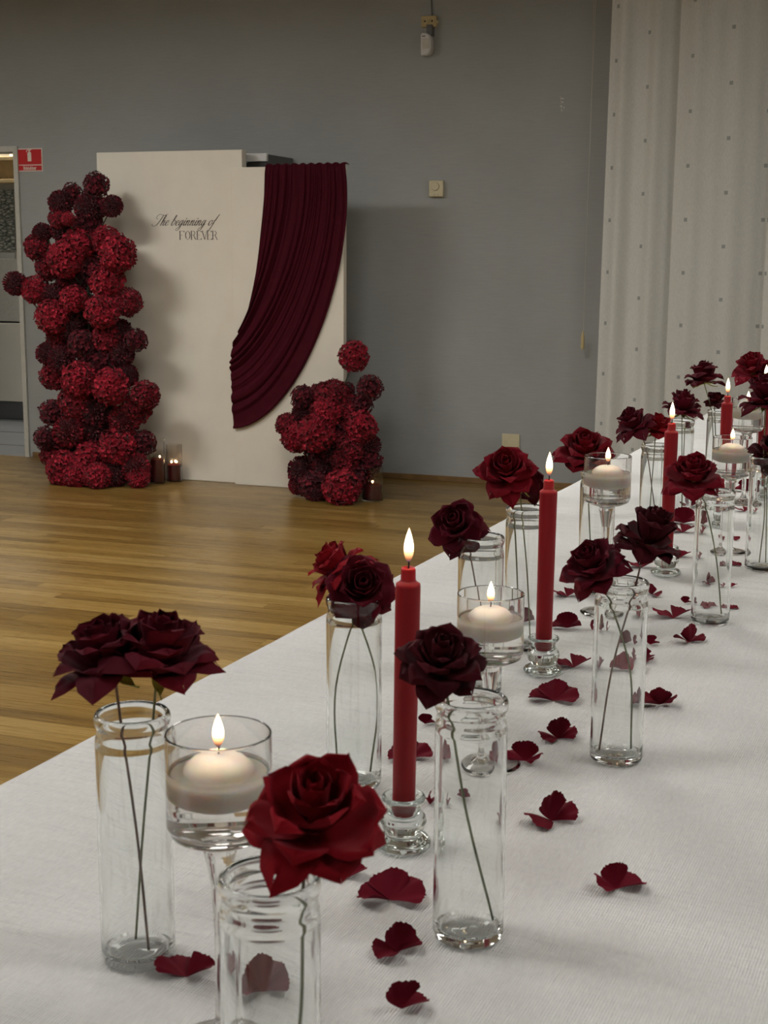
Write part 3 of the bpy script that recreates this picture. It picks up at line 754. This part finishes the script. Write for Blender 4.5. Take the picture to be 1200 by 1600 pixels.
right = [(553,557,46,'B',0),(473,621,36,'D',-.02),(578,606,38,'D',-.02),(565,632,34,'D',0),(520,618,48,'M',-.04),(541,640,48,'M',0),(505,640,36,'D',.02),(449,664,34,'M',-.04),(464,683,46,'B',-.06),(494,677,58,'B',-.14),(509,645,46,'B',-.10),(562,668,50,'B',-.04),(577,696,36,'D',0),(530,680,52,'D',-.02),(471,735,42,'D',-.04),(577,722,38,'D',0),(539,722,44,'M',-.06),(500,710,48,'D',0),(490,758,44,'D',-.12),(466,758,28,'M',-.06),(534,762,56,'B',-.20),(494,776,26,'D',-.16),(507,735,46,'D',-.02),(562,745,40,'D',-.04),(473,646,32,'D',0),(519,700,46,'D',-.02),(548,700,44,'M',-.06),(540,612,28,'D',.04)]
column('flower_column', Vector((ony(520, 700, 7.17).x, 7.17, 0)), 'low bush of dark and bright red flower heads at the right of the draped board', right, 8, 7.17, .48)

# ================================================================ CANDLES
def flame_mesh(h, w_):
    pr = [(max(0.0, (sin(pi * t ** .72)) ** .95) if 0 < t < 1 else 0, t) for t in [k / 18 for k in range(19)]]
    return lathe([(r * w_ / 2, z * h) for r, z in pr], 20)
def flame(parent, loc, h=.030, w_=.0085, power=.10, lean=0):
    o = obj('flame', flame_mesh(h, w_), M['flame'], parent, loc, smooth=True); o.rotation_euler = (0, lean, 0)
    ld = bpy.data.lights.new('flame_light', 'POINT'); ld.energy = power; ld.color = (1, .58, .26); ld.shadow_soft_size = .006
    lo = bpy.data.objects.new('flame_light', ld); COL.objects.link(lo); lo.parent = parent; lo.location = (loc[0], loc[1], loc[2] + h * .62)
    return o
TZ = .742                                   # top of the cloth

# pillars in glass on the floor
def pillar(name_px, base, rw, gh, ch, label, glab, flames):
    g = empty('glass_cylinder', (base.x, base.y, 0)); tag(g, glab, 'glass vase', 'glass cylinders with pillar candles')
    obj('cylinder', lathe([(0, .001), (rw, .001), (rw, gh), (rw - .0025, gh), (rw - .0025, .006), (0, .006)], 40), M['cup_glass'], g, smooth=False)
    c = empty('pillar_candle', (base.x, base.y, .0065)); tag(c, label, 'candle', 'dark red pillar candles')
    r_ = rw * .86
    obj('candle_body', lathe([(0, 0), (r_ - .002, 0), (r_, .002), (r_, ch - .003), (r_ - .003, ch), (r_ * .75, ch - .004), (r_ * .3, ch - .008), (0, ch - .008)], 40), M['dark_wax'], c, smooth=False)
    for (fx_, fy_) in flames:
        obj('wick', tube([(fx_, fy_, ch - .01), (fx_ + .001, fy_, ch + .006)], .0008, 5), M['wick'], c)
        flame(c, (fx_, fy_, ch + .003), .022, .009, .05)
pillar('a', onz(246, 754), .046, .262, .135, 'tall dark red pillar candle in a glass cylinder beside the flower column', 'tallest glass cylinder, touching the right side of the flower column', [(.03, -.02)])
pillar('b', onz(273, 751.5), .047, .215, .092, 'short dark red pillar candle burning with three wicks in a glass', 'glass cylinder with the shorter candle, in front of the lettered board', [(-.012, -.012), (.014, .0), (-.002, .016)])
pillar('c', onz(582, 781), .058, .185, .078, 'dark red pillar candle in a glass beside the low flower bush', 'wide glass cylinder on the floor right of the low flower bush', [(0, 0)])

# ================================================================ TABLE
ta = R(3.8); tdir = Vector((sin(ta), cos(ta), 0)); tperp = Vector((cos(ta), -sin(ta), 0))
e0 = onz(0, 1218, TZ); 
TL0, TL1 = -.80, 4.65                       # along the table measured from e0
TW = 1.60
tb = empty('banquet_table', tuple(e0 + tdir * 0 - Vector((0, 0, TZ)))); tb.rotation_euler = (0, 0, -ta)
tag(tb, 'long banquet table under the white cloth', 'table')
obj('tabletop', boxm(.004, TW - .004, TL0 + .004, TL1 - .004, TZ - .032, TZ - .004, bev=.004), M['table'], tb)
for yy in (TL0 + .25, (TL0 + TL1) / 2, TL1 - .25):
    for xx in (.12, TW - .12): obj('leg', tube([(xx, yy, .0), (xx, yy, TZ - .032)], .016, 12, smooth_path=False), M['metal'], tb)
bm = bmesh.new()
from mathutils import noise as mn
def cz(x, y):
    q = mn.noise(Vector((x * 3.1, y * 5.2, 0))) * .0020 + mn.noise(Vector((x * 9, y * 22, 3))) * .0006
    return q
NX, NY = 90, 300; SK = .34
def cloth(u, v):
    s = -SK + u * (TW + 2 * SK); y = TL0 + v * (TL1 - TL0)
    if s < 0:
        k = -s; return Vector((-.003 - .010 * min(1, k * 9) + (.012 * sin(y * 14) + .008 * sin(y * 31)) * min(1, k * 4), y, TZ - max(0, k - .002)))
    if s > TW:
        k = s - TW; return Vector((TW + .003 + (.012 * sin(y * 14)) * min(1, k * 4), y, TZ - k))
    ed = min(1, s * 30, (TW - s) * 30)
    z = TZ + cz(s, y) * ed
    # a soft turned-up ripple near the viewer's right
    return Vector((s, y, z))
grid_mesh(cloth, NX, NY, bm)
for f in bm.faces: f.smooth = True
cl = obj('tablecloth', bm, M['cloth'], None, tuple(e0 - Vector((0, 0, TZ)))); cl.rotation_euler = (0, 0, -ta)
tag(cl, 'white ribbed paper cloth covering the long table', 'tablecloth')
# hold the far end of the cloth down too
bm = bmesh.new(); grid_mesh(lambda u, v: Vector((u * TW, TL1 + .004 + .012 * sin(u * 22) * v, TZ - v * SK)), 60, 8, bm)
o = obj('end_overhang', bm, M['cloth'], cl, smooth=True)

# ---------------------------------------------------------------- glassware
vo = [(0, .0006), (.018, .0006), (.0255, .001), (.0290, .0032), (.0300, .0075), (.0300, .012), (.0300, .186), (.0296, .191), (.0285, .1950), (.0282, .1985), (.0292, .2010), (.0303, .2040), (.0306, .2070), (.0300, .2100), (.0285, .2118), (.0268, .2112), (.0258, .2085), (.0256, .203), (.0255, .195), (.0262, .189), (.0276, .184), (.0279, .02), (.0272, .0125), (.024, .0090), (.016, .0075), (.008, .0085), (0, .0092)]
vase_me = bpy.data.meshes.new('glass_vase'); b_ = lathe(vo, 56, hold=.0012); b_.to_mesh(vase_me); b_.free(); vase_me.materials.append(M['vase_glass'])
vase_me.polygons.foreach_set('use_smooth', [True] * len(vase_me.polygons))
def vase(px, py, label, s=1.0):
    p = onz(px, py, TZ)
    o = obj('glass_vase', vase_me, None, None, (p.x, p.y, TZ)); o.scale = (s, s, s)
    tag(o, label, 'vase', 'clear glass bottle vases on the table'); return Vector((p.x, p.y, TZ))
def footed(px, py, h, label, clabel, wlow=.027, lean=0, light=.10):
    p = onz(px, py, TZ); r_ = .0375
    t = empty('footed_candle_glass', (p.x, p.y, TZ)); tag(t, label, 'candle glass', 'footed candle glasses on the table')
    bz = h - .080
    pr = [(0, .0045), (.012, .0045), (.028, .0015), (.036, .0006), (.0372, .0022), (.034, .0040), (.020, .0072), (.009, .0115), (.0055, .020), (.0048, .04), (.0050, bz * .55), (.0065, bz - .035), (.0105, bz - .014), (.0120, bz - .008), (.0110, bz - .004), (.0150, bz - .001), (.026, bz + .0015), (.0345, bz + .006), (r_, bz + .013), (r_, h - .001), (r_ - .0008, h), (r_ - .0016, h - .0008), (r_ - .0018, bz + .016), (.0335, bz + .010), (.024, bz + .0065), (0, bz + .006)]
    obj('glass_body', lathe(pr, 64, hold=.0006), M['cup_glass'], t, smooth=True)
    wz = h - wlow; ri = r_ - .0016
    cr, ct = .0315, wz + .0125
    # candle afloat: its own surface plus water around it
    obj('water', lathe([(0, bz + .0058), (.0236, bz + .0063), (.0332, bz + .0098), (ri, bz + .0162), (ri, wz + .0006), (ri - .001, wz), (0, wz)], 64, hold=.0006), M['water'], t, smooth=True)
    c = empty('floating_candle', (p.x, p.y, TZ + wz)); tag(c, clabel, 'candle', 'white floating candles')
    obj('candle_body', lathe([(0, -.025), (.019, -.0245), (.0275, -.0215), (.0330, -.0160), (.0346, -.0090), (.0343, -.0062), (.0320, -.0046), (.0262, -.0030), (.0250, .0006), (.0232, .0036), (.0188, .0074), (.0125, .0104), (.005, .0116), (.003, .0110), (0, .0105)], 56), M['white_wax'], c, smooth=True)
    obj('wick', tube([(0, 0, .011), (.0004, 0, .0165), (0, 0, .019)], .0007, 6), M['wick'], c)
    flame(c, (0, 0, .0155), .025, .0082, light * 2.6, lean)
    return t
hp = [(0, .0035), (.018, .0030), (.024, .0008), (.0268, .0030), (.0272, .0065), (.0245, .0100), (.0175, .0125), (.0165, .0150), (.0205, .0200), (.0228, .0265), (.0215, .0320), (.0175, .0375), (.0165, .0410), (.0180, .0455), (.0212, .0490), (.0216, .0510), (.0205, .0528), (.0180, .0530), (.0155, .0505), (.0132, .0470), (.0130, .0330), (.0110, .0308), (0, .0302)]
hold_me = bpy.data.meshes.new('candle_holder'); b_ = lathe(hp, 44, hold=.0012); b_.to_mesh(hold_me); b_.free(); hold_me.materials.append(M['pressed_glass'])
hold_me.polygons.foreach_set('use_smooth', [True] * len(hold_me.polygons))
def taper(px, py, h, label, hlabel, rot=(0, 0), fl=(.034, .0092), light=.13):
    p = onz(px, py, TZ)
    o = obj('candle_holder', hold_me, None, None, (p.x, p.y, TZ)); tag(o, hlabel, 'candle holder', 'pressed glass candle holders')
    t = empty('taper_candle', (p.x, p.y, TZ + .0312), (R(rot[0]), R(rot[1]), 0)); tag(t, label, 'candle', 'red taper candles')
    L = h - .0312; rr = .0116
    obj('candle_body', lathe([(0, 0), (rr * .93, 0), (rr * .95, .001), (rr * 1.04, L - .020), (rr * 1.0, L - .0165), (rr * .72, L - .0145), (rr * .62, L - .013), (rr * .60, L - .003), (rr * .52, L - .001), (rr * .40, L - .0022), (0, L - .004)], 40), M['red_wax'], t, smooth=True)
    obj('wick', tube([(0, 0, L - .004), (.0003, 0, L + .003), (-.0006, 0, L + .008)], .0009, 6), M['wick'], t)
    flame(t, (0, 0, L + .0035), fl[0], fl[1], light * 1.8)
    return t

# ---------------------------------------------------------------- roses
def petal_mesh(rc, zc, W, rho, curl, tip, roll, seed, nu=10, nv=9):
    r = random.Random(seed); ph = r.uniform(0, 6); bm = bmesh.new()
    def cl_(v, K):
        x = v * (len(K) - 1); i = min(int(x), len(K) - 2); f = x - i; f = f * f * (3 - 2 * f) if 0 else f
        return K[i] + (K[i + 1] - K[i]) * f
    def fn(a, v):
        u = a * 2 - 1; vv = v
        hw = W * (vv ** .45) * ((1 - vv ** 4.5) ** .42) if vv < 1 else 0
        hw += W * .10 * (1 - vv)
        rad, z = cl_(vv, rc), cl_(vv, zc)
        s = u * hw; ang = s / rho
        xt = rho * sin(ang); xr = rad - rho * (1 - cos(ang))
        # edges rolled back toward the tip: gives the folded, pointed fabric petals
        k = max(0, vv - .45) / .55
        rb = roll * (abs(u) ** 2.2) * k
        xr += rb * .9; z -= rb * .7
        xt *= 1 - .35 * (abs(u) ** 2) * k * roll * 2.4
        if vv > .8: q = (vv - .8) / .2; xr += curl * q * q; z -= curl * .8 * q * q; z += tip * q * (1 - abs(u))
        z += .022 * sin(u * 6 + ph) * vv; xr += (.022 * sin(u * 4.3 + ph * 2 + vv * 3) + .010 * sin(u * 11 + ph)) * vv * min(1, rad * 2)
        return Vector((xr, xt, z))
    grid_mesh(fn, nu, nv, bm)
    bmesh.ops.remove_doubles(bm, verts=bm.verts, dist=1e-5)
    me = bpy.data.meshes.new('petal'); bm.to_mesh(me); bm.free()
    me.polygons.foreach_set('use_smooth', [True] * len(me.polygons)); return me
LAY = [  # count, rc profile, zc profile, half width, wrap radius, curl, tip, roll
    (3, [.02, .13, .14, .12], [.0, .38, .68, .84], .28, .13, .00, .00, .00),
    (4, [.04, .22, .27, .25], [.0, .34, .66, .83], .38, .23, .03, .00, .03),
    (5, [.05, .33, .43, .44], [-.03, .28, .58, .77], .50, .38, .05, .01, .05),
    (6, [.06, .46, .62, .67], [-.06, .18, .47, .64], .56, .56, .08, .02, .10),
    (6, [.06, .54, .78, .86], [-.08, .08, .32, .42], .62, .76, .12, .02, .12),
    (6, [.06, .56, .84, 1.00], [-.10, .00, .12, .14], .62, 1.0, .12, .04, .18),
]
VAR = []
for vi in range(4):
    r = random.Random(40 + vi); lay = []
    for li, (n, rc, zc, W, rho, curl, tip, roll) in enumerate(LAY):
        meshes = []
        for q in range(2):
            f = lambda s: 1 + r.uniform(-s, s)
            meshes.append(petal_mesh([x * f(.08) for x in rc], [z + r.uniform(-.03, .03) for z in zc], W * f(.1), rho * f(.12), curl * f(.5), tip, roll * f(.5), vi * 50 + li * 7 + q))
        lay.append((n, meshes))
    VAR.append(lay)
def sepal_mesh():
    bm = bmesh.new()
    def fn(a, v):
        u = a * 2 - 1; hw = .13 * sin(min(1, v * 1.1 + .12) * pi) ** .8 if v < .93 else .02
        return Vector((.06 + v * .62, u * hw, -.12 - .10 * sin(v * 2.6) + .04 * u * u))
    grid_mesh(fn, 4, 7, bm); me = bpy.data.meshes.new('sepal'); bm.to_mesh(me); bm.free()
    me.polygons.foreach_set('use_smooth', [True] * len(me.polygons)); me.materials.append(M['sepal']); return me
SEP = sepal_mesh()
cal = lathe([(0, -.28), (.03, -.28), (.06, -.22), (.115, -.15), (.12, -.08), (.05, -.03), (0, -.03)], 12)
CAL = bpy.data.meshes.new('calyx'); cal.to_mesh(CAL); cal.free(); CAL.materials.append(M['sepal'])
matcopy = {}
def pm(me, mat):
    k = (me.name, mat)
    if k not in matcopy:
        c = me.copy(); c.materials.clear(); c.materials.append(M[mat]); matcopy[k] = c
    return matcopy[k]
def rose(px, py, base, face, size, mat, label, var=0, spin=0.0, exit_=(0, 0), foot=(0, 0), bend=(0, 0), layers=6, drop=0.0, dd=0.0, stemmat='stem', sep=5, openf=1.0, nostem=False, tall=1.12):
    """head seen at px, py above the vase standing at base; face = (right, up, toward the viewer); size = width in m"""
    r = random.Random(int(px * 7 + py))
    c = beside(px, py, base) + FH * dd
    z = (Vector((FH.y, -FH.x, 0)) * face[0] + Vector((0, 0, 1)) * face[1] - FH * face[2]).normalized()
    q = z.to_track_quat('Z', 'Y') @ Quaternion((0, 0, 1), spin)
    S = size / 2 * 1.03
    c = c - z * S * .30
    t = empty('rose', c); tag(t, label, 'rose', 'fabric roses in the glass vases')
    t.rotation_mode = 'QUATERNION'; t.rotation_quaternion = q
    off = 0.0
    for li, (n, meshes) in enumerate(VAR[var][:layers]):
        off += 2.4 + .3 * li
        for k in range(n):
            o = obj('petal', pm(meshes[k % 2], mat), None, t)
            a = off + 2 * pi * k / n + r.uniform(-.16, .16)
            tilt = r.uniform(-.10, .10) * (li > 1) + (drop * r.uniform(.3, 1.2) if li >= 4 else 0)
            o.rotation_euler = (Matrix.Rotation(a, 3, 'Z') @ Matrix.Rotation(tilt, 3, 'Y') @ Matrix.Rotation(r.uniform(-.12, .12) * (li > 2), 3, 'X')).to_euler()
            s_ = S * r.uniform(.93, 1.08); o.scale = (s_ * (openf if li >= 2 else 1), s_, s_ * tall)
    for k in range(sep):
        o = obj('sepal', SEP, None, t); a = 2 * pi * k / sep + r.uniform(-.2, .2)
        o.rotation_euler = (Matrix.Rotation(a, 3, 'Z') @ Matrix.Rotation(r.uniform(-.1, .5), 3, 'Y')).to_euler(); o.scale = (S * 1.2, S, S * 1.1)
    o = obj('calyx', CAL, None, t); o.scale = (S,) * 3
    if nostem: return t
    # stem in world space, then brought into the rose's own frame
    right = Vector((FH.y, -FH.x, 0))
    st = c - z * S * .26
    def at(rx, fy, h): return Vector((base.x, base.y, 0)) + right * rx + FH * fy + Vector((0, 0, TZ + h))
    m1 = st - z * S * .5
    bot = at(foot[0], foot[1], .0125); tt = (TZ + .206 - bot.z) / max(.02, st.z - bot.z)
    mouth = bot.lerp(st, min(1, tt)); hv = Vector((mouth.x - base.x, mouth.y - base.y, 0))
    if hv.length > .021: mouth = Vector((base.x, base.y, mouth.z)) + hv * (.021 / hv.length)
    m1 = st - z * S * .22 + (mouth - st) * .25
    mid = (mouth + bot) / 2 + right * bend[0] + FH * bend[1]
    if m1.z < mouth.z + .01: m1 = (st + mouth) / 2 + Vector((0, 0, .012))
    W2 = Matrix.LocRotScale(c, q, None).inverted()
    pts = [W2 @ p for p in ((st, mouth, mid, bot) if tt <= 1 else (st, mid, bot))]
    obj('stem', tube(pts, .00115, 6, n=7), M[stemmat], t, smooth=True)
    return t

# ---- left front vase with two roses
V1 = vase(217, 1497, 'front left glass vase with two dark roses on crossed stems')
rose(166, 1016, V1, (-.25, .96, .14), .080, 'rose_dark', 'dark red rose, left one of the pair in the front left vase', 0, .3, (-.014, 0), (.010, -.01), (.002, 0), drop=.02, stemmat='stem_brown')
rose(250, 1010, V1, (.15, .98, .12), .082, 'rose_dark', 'dark red rose, right one of the pair in the front left vase', 1, 1.1, (.010, .006), (-.004, .01), (-.001, 0), drop=.0, sep=4)
# ---- nearest vase, cut by the lower edge
p2 = O + ray(424, 1375) * 1.0
dpt = .83; d_ = ray(421, 1376); pt = O + d_ * ((TZ + .208 - CH) / d_.z)
V2 = Vector((pt.x, pt.y, TZ))
o = obj('glass_vase', vase_me, None, None, V2); tag(o, 'nearest glass vase, cut off by the lower picture edge, holding one bright red rose', 'vase', 'clear glass bottle vases on the table')
rose(492, 1256, V2, (.02, .86, .42), .074, 'rose_red', 'bright red rose in the nearest vase at the lower picture edge', 2, .9, (.014, 0), (-.002, .004), (.008, 0), drop=.38)
# ---- others
V3 = vase(731, 1463, 'glass vase with one dark rose right of the nearest taper candle')
rose(690, 1026, V3, (.06, .82, .48), .066, 'rose_deep', 'dark maroon rose overlapping the nearest taper candle', 3, .2, (-.016, 0), (.022, .006), (-.004, 0), drop=.22)
V4 = vase(553, 1226, 'glass vase with a bright and a dark rose left of the nearest taper candle')
rose(520, 892, V4, (-.55, .62, -.05), .066, 'rose_red', 'bright red rose half hidden behind a dark one, left of the nearest taper', 0, 2.0, (-.004, .008), (.018, .008), (.020, 0), dd=.035, drop=.3)
rose(566, 912, V4, (.08, .50, .86), .068, 'rose_dark', 'dark rose facing the viewer beside the nearest taper candle', 1, .5, (-.004, -.004), (-.018, .004), (-.014, 0), drop=.45, dd=-.01)
V7 = vase(748, 1082, 'glass vase behind the second footed candle glass with one drooping dark rose')
rose(712, 818, V7, (-.28, .62, .74), .068, 'rose_dark', 'dark rose with a spiral centre above the second footed candle glass', 2, 1.3, (-.012, 0), (.010, 0), (.004, 0), drop=.5, stemmat='stem_brown')
V6 = vase(818, 1013, 'glass vase left of the second taper candle with a large red rose')
rose(826, 756, V6, (.5, .35, -.5), .058, 'rose_dark', 'dark rose half hidden behind the large red one near the second taper', 3, 0, (.006, .006), (.010, .004), (.002, 0), dd=.03)
rose(790, 732, V6, (-.10, .66, .66), .076, 'rose_wine', 'large wine red rose in front of the low wall socket', 0, 1.9, (-.012, -.004), (-.008, 0), (.002, 0), drop=.3)
V5 = vase(962, 1187, 'front right glass vase with two leaning very dark roses')
rose(924, 878, V5, (-.45, .75, .42), .066, 'rose_dark', 'dark rose leaning left in the front right vase', 1, .4, (-.014, 0), (.018, .004), (.014, 0), drop=.3)
rose(1020, 834, V5, (.30, .86, .16), .072, 'rose_deep', 'blackish red rose leaning right in the front right vase', 2, 2.4, (.008, 0), (-.020, -.004), (-.006, 0), drop=.5, dd=.01, stemmat='stem_brown', openf=.9, tall=1.35)
V8 = vase(929, 925, 'glass vase behind the third footed candle glass with one red rose')
rose(914, 700, V8, (-.06, .80, .50), .090, 'rose_wine', 'wide wine red rose behind the third footed candle glass', 3, 1.0, (0, 0), (-.004, 0), (0, 0), drop=.1)
V9 = vase(1020, 862, 'glass vase left of the third taper candle with two roses on crossed stems')
rose(989, 660, V9, (-.42, .84, .22), .070, 'rose_dark', 'dark rose left of the third taper candle, stem crossing another', 0, .7, (-.014, 0), (.014, 0), (0, 0), drop=.25, stemmat='stem_brown', tall=1.35)
rose(1030, 667, V9, (.1, .85, .15), .062, 'rose_red', 'red rose half hidden directly behind the third taper candle', 1, 0, (.012, 0), (-.012, 0), (0, 0), dd=.02, sep=4, tall=1.2)
V12 = vase(1058, 802, 'glass vase right of and behind the third taper candle')
rose(1068, 632, V12, (.08, .95, .12), .076, 'rose_dark', 'dark rose just right of the third candle flame', 2, .2, (.004, 0), (.010, 0), (0, 0), drop=.3, tall=1.35)
rose(1074, 666, V12, (.6, .5, .2), .026, 'rose_wine', 'small red rosebud with green leaves right of the third taper', 1, .2, (.010, 0), (.010, 0), (0, 0), layers=4)
V13 = vase(1119, 778, 'glass vase left of the fourth taper candle with a tall rose and a small one')
rose(1100, 585, V13, (-.05, .98, -.16), .082, 'rose_dark', 'tall dark rose showing its green sepals against the curtain', 3, .5, (-.010, 0), (-.002, 0), (0, 0), drop=.25, tall=1.25)
rose(1118, 624, V13, (.05, .75, .3), .052, 'rose_deep', 'small blackish rose directly behind the fourth candle flame', 0, 0, (.006, 0), (.004, 0), (0, 0), layers=5, drop=.8)
V10 = vase(1109, 972, 'glass vase with one red rose between the third taper and the right edge')
rose(1084, 738, V10, (-.12, .86, .42), .080, 'rose_wine', 'red rose with spiky outer petals crossing the third taper candle', 1, 1.5, (-.016, 0), (.018, 0), (.006, 0), drop=.30)
V11 = vase(1189, 890, 'glass vase at the right picture edge with two dark roses')
rose(1196, 612, V11, (-.10, .95, .10), .082, 'rose_dark', 'wide dark rose at the right edge under a candle flame', 2, 1.2, (.012, 0), (-.004, 0), (.006, 0), drop=.3, tall=1.25)
rose(1207, 700, V11, (.25, .75, .45), .068, 'rose_deep', 'blackish rose with a pointed drooping petal cut off by the right edge', 3, 2.2, (.012, 0), (.008, 0), (0, 0), drop=.75)
V15 = vase(1197, 752, 'farthest glass vase, at the right picture edge behind the dark roses')
rose(1178, 574, V15, (-.25, .80, .35), .092, 'rose_wine', 'ruffled wine red rose in the upper right behind the last candle flame', 0, .1, (-.008, 0), (0, 0), (0, 0), drop=.35, dd=.02, tall=1.3)
rose(1208, 582, V15, (.3, .85, .2), .080, 'rose_dark', 'dark ruffled rose cut off by the right edge behind the last flame', 1, .1, (.008, 0), (0, 0), (0, 0), dd=.03)

# ---- candles on the table
footed(349, 1636, .241, 'nearest footed candle glass of water, beside the front left vase', 'white floating candle in the nearest footed glass', light=.10)
footed(762, 1195, .201, 'short footed candle glass behind the dark rose, second from the front', 'white floating candle above the dark maroon rose')
footed(942, 958, .258, 'tall footed candle glass right of the second taper candle', 'white floating candle right of the second taper candle')
footed(1136, 863, .2275, 'footed candle glass in front of the fourth taper candle', 'white floating candle in front of the fourth taper candle', wlow=.024)
footed(1161, 787, .248, 'farthest footed candle glass, between the fourth and fifth taper', 'white floating candle farthest back beside the wide dark rose', wlow=.024)
taper(630, 1322, .281, 'nearest and tallest red taper candle in the picture', 'pressed glass holder of the nearest taper candle', (0, .7))
taper(848, 1052, .273, 'second red taper candle from the front, before the floor edge', 'pressed glass holder of the second taper candle', (0, .4))
taper(1040, 898, .278, 'third red taper candle, crossed by the spiky red rose', 'pressed glass holder of the third taper candle', (0, 0))
taper(1127, 822, .281, 'fourth red taper candle behind a floating candle', 'pressed glass holder of the fourth taper candle', (0, 0))
taper(1187, 779, .283, 'fifth red taper candle at the right picture edge', 'pressed glass holder of the fifth taper candle', (0, 0))

# ---------------------------------------------------------------- fabric petals scattered on the cloth
def floret(seed, lobes, pitch):
    """lobes: list of directions (deg); pitch: lift of each lobe (deg); scalloped rims, creases"""
    r = random.Random(seed); bm = bmesh.new()
    for d, pt_ in zip(lobes, pitch):
        L = r.uniform(.92, 1.08); sp = R(r.uniform(52, 62)); ph = r.uniform(0, 6)
        Rz = Matrix.Rotation(R(d), 3, 'Z')
        def fn(a, v):
            u = a * 2 - 1; rr = v
            ang = u * sp * (1 - .25 * v)
            edge = (1 - .22 * abs(u) ** 3) * (1 + .075 * abs(sin(u * 15 + ph)) * v)
            x = rr * L * edge * cos(ang); y = rr * L * edge * sin(ang) * 1.15
            z = .13 * sin(v * 2.4) + .16 * sin(u * 3.0 + ph) * v + .05 * sin(u * 9 + ph) * v * v + .10 * u * u * v
            pr_ = R(pt_) * (.35 + .65 * v)
            x, z = x * cos(pr_) - z * sin(pr_), x * sin(pr_) + z * cos(pr_)
            return Rz @ Vector((x, y, z))
        grid_mesh(fn, 22, 6, bm)
    bmesh.ops.remove_doubles(bm, verts=bm.verts, dist=1e-4)
    me = bpy.data.meshes.new('fabric_petal'); bm.to_mesh(me); bm.free()
    me.polygons.foreach_set('use_smooth', [True] * len(me.polygons)); me.materials.append(M['petal'])
    zmin = min(v.co.z for v in me.vertices)
    for v in me.vertices: v.co.z -= zmin
    return me
FL = [floret(1, (168, 84, 2), (12, 34, 14)), floret(2, (155, 30), (14, 24)), floret(3, (190, 100, 5), (8, 82, 18)), floret(4, (205, 125, 30), (22, 66, 10)), floret(5, (165, 60, -25), (12, 80, 20)), floret(6, (110, 0), (84, 12)), floret(7, (185, 92, 0), (5, 9, 5))]
PET = [ # px, py, width px, variant, spin, label
 (292,1528,92,1,-12,'crumpled petal right of the base of the front left vase'),
 (610,1408,98,0,10,'wide petal just below the holder of the nearest taper'),
 (622,1488,78,4,60,'folded petal standing up under the wide one, left of the dark rose vase'),
 (628,1578,84,5,20,'petal nearest the lower edge, right of the nearest vase'),
 (545,1372,62,1,0,'dark petal peeking out under the bright red rose'),
 (862,1284,86,2,25,'petal with a raised lobe right of the dark rose vase'),
 (964,1390,78,3,-10,'lone petal farthest right in the lower part of the cloth'),
 (864,1096,72,0,0,'three-lobed petal flat below the holder of the second taper'),
 (872,1155,62,2,10,'petal with one lobe upright, below the three-lobed one'),
 (820,1190,60,2,-30,'petal touching the right side of the dark rose vase'),
 (640,1186,66,0,30,'petal hidden partly behind the shaft of the nearest taper'),
 (664,1132,30,5,0,'small petal right of the nearest taper under the dark maroon rose'),
 (672,1258,36,5,80,'petal between the nearest taper holder and the dark rose vase'),
 (896,1044,60,1,5,'long petal right of the holder of the second taper'),
 (1030,1102,58,3,150,'petal right of the front right vase, near its middle'),
 (1076,1004,52,2,200,'petal with a raised tail below the vase with the spiky rose'),
 (1052,967,58,1,0,'long flat petal left of the vase with the spiky rose'),
 (886,982,44,4,20,'petal with an upright lobe right of the second taper'),
 (886,933,42,1,10,'petal under the dark rose leaning left'),
 (1019,930,32,4,120,'pointed petal under the blackish rose leaning right'),
 (926,985,30,5,60,'petal at the left wall of the front right vase'),
 (1016,1008,28,5,10,'upright petal touching the right wall of the front right vase'),
 (1010,1032,34,4,90,'petal right behind the front right vase'),
 (975,1046,60,0,0,'petal seen through the front right vase'),
 (985,1005,36,4,30,'upper petal seen through the front right vase'),
 (1104,912,34,2,40,'upper petal seen through the vase with the spiky rose'),
 (1108,950,34,6,40,'lower petal seen through the vase with the spiky rose'),
 (1070,943,20,5,0,'tiny petal left of the vase with the spiky rose'),
 (1142,952,24,6,20,'petal right of the foot of the vase with the spiky rose'),
 (1142,918,22,1,0,'small petal right of the middle of the vase with the spiky rose'),
 (1068,818,44,4,10,'petal right of the shaft of the third taper'),
 (1066,833,44,1,0,'second petal at the third taper, in front of the upper one'),
 (1062,872,38,1,0,'thin petal behind the blackish rose leaning right'),
 (1002,888,40,1,0,'thin petal below the blackish rose leaning right'),
 (1145,842,30,6,80,'petal behind the upper right part of the spiky rose vase'),
 (1146,884,24,6,0,'small petal below the foot of the fourth candle glass'),
 (1167,768,34,4,0,'petal beside the stem of the fourth candle glass'),
 (1163,800,26,1,0,'dark petal in front of the farthest candle glass'),
 (1078,792,34,4,70,'petal seen through the vase behind the third taper'),
 (820,972,40,4,20,'petal seen through the vase with the large red rose'),
 (405,1548,110,0,30,'large petal seen through the nearest vase'),
 (415,1452,80,4,10,'upper petal seen through the nearest vase'),
 (718,1246,30,4,200,'petal with a raised tail seen through the dark rose vase'),
 (1148,1098,0,0,0,''),
]
for (px, py, wpx, vi, sp_, lab) in PET:
    if not wpx: continue
    p = onz(px, py, TZ); k = F / (p - O).dot(fwd); s = wpx / k / 1.85
    o = obj('fabric_petal', FL[vi], None, None, (p.x, p.y, TZ + .0008)); o.scale = (s, s, s * .95); o.rotation_euler = (0, 0, R(sp_) + YAW)
    tag(o, 'dark red ' + lab, 'petal', 'fabric petals scattered on the white cloth')
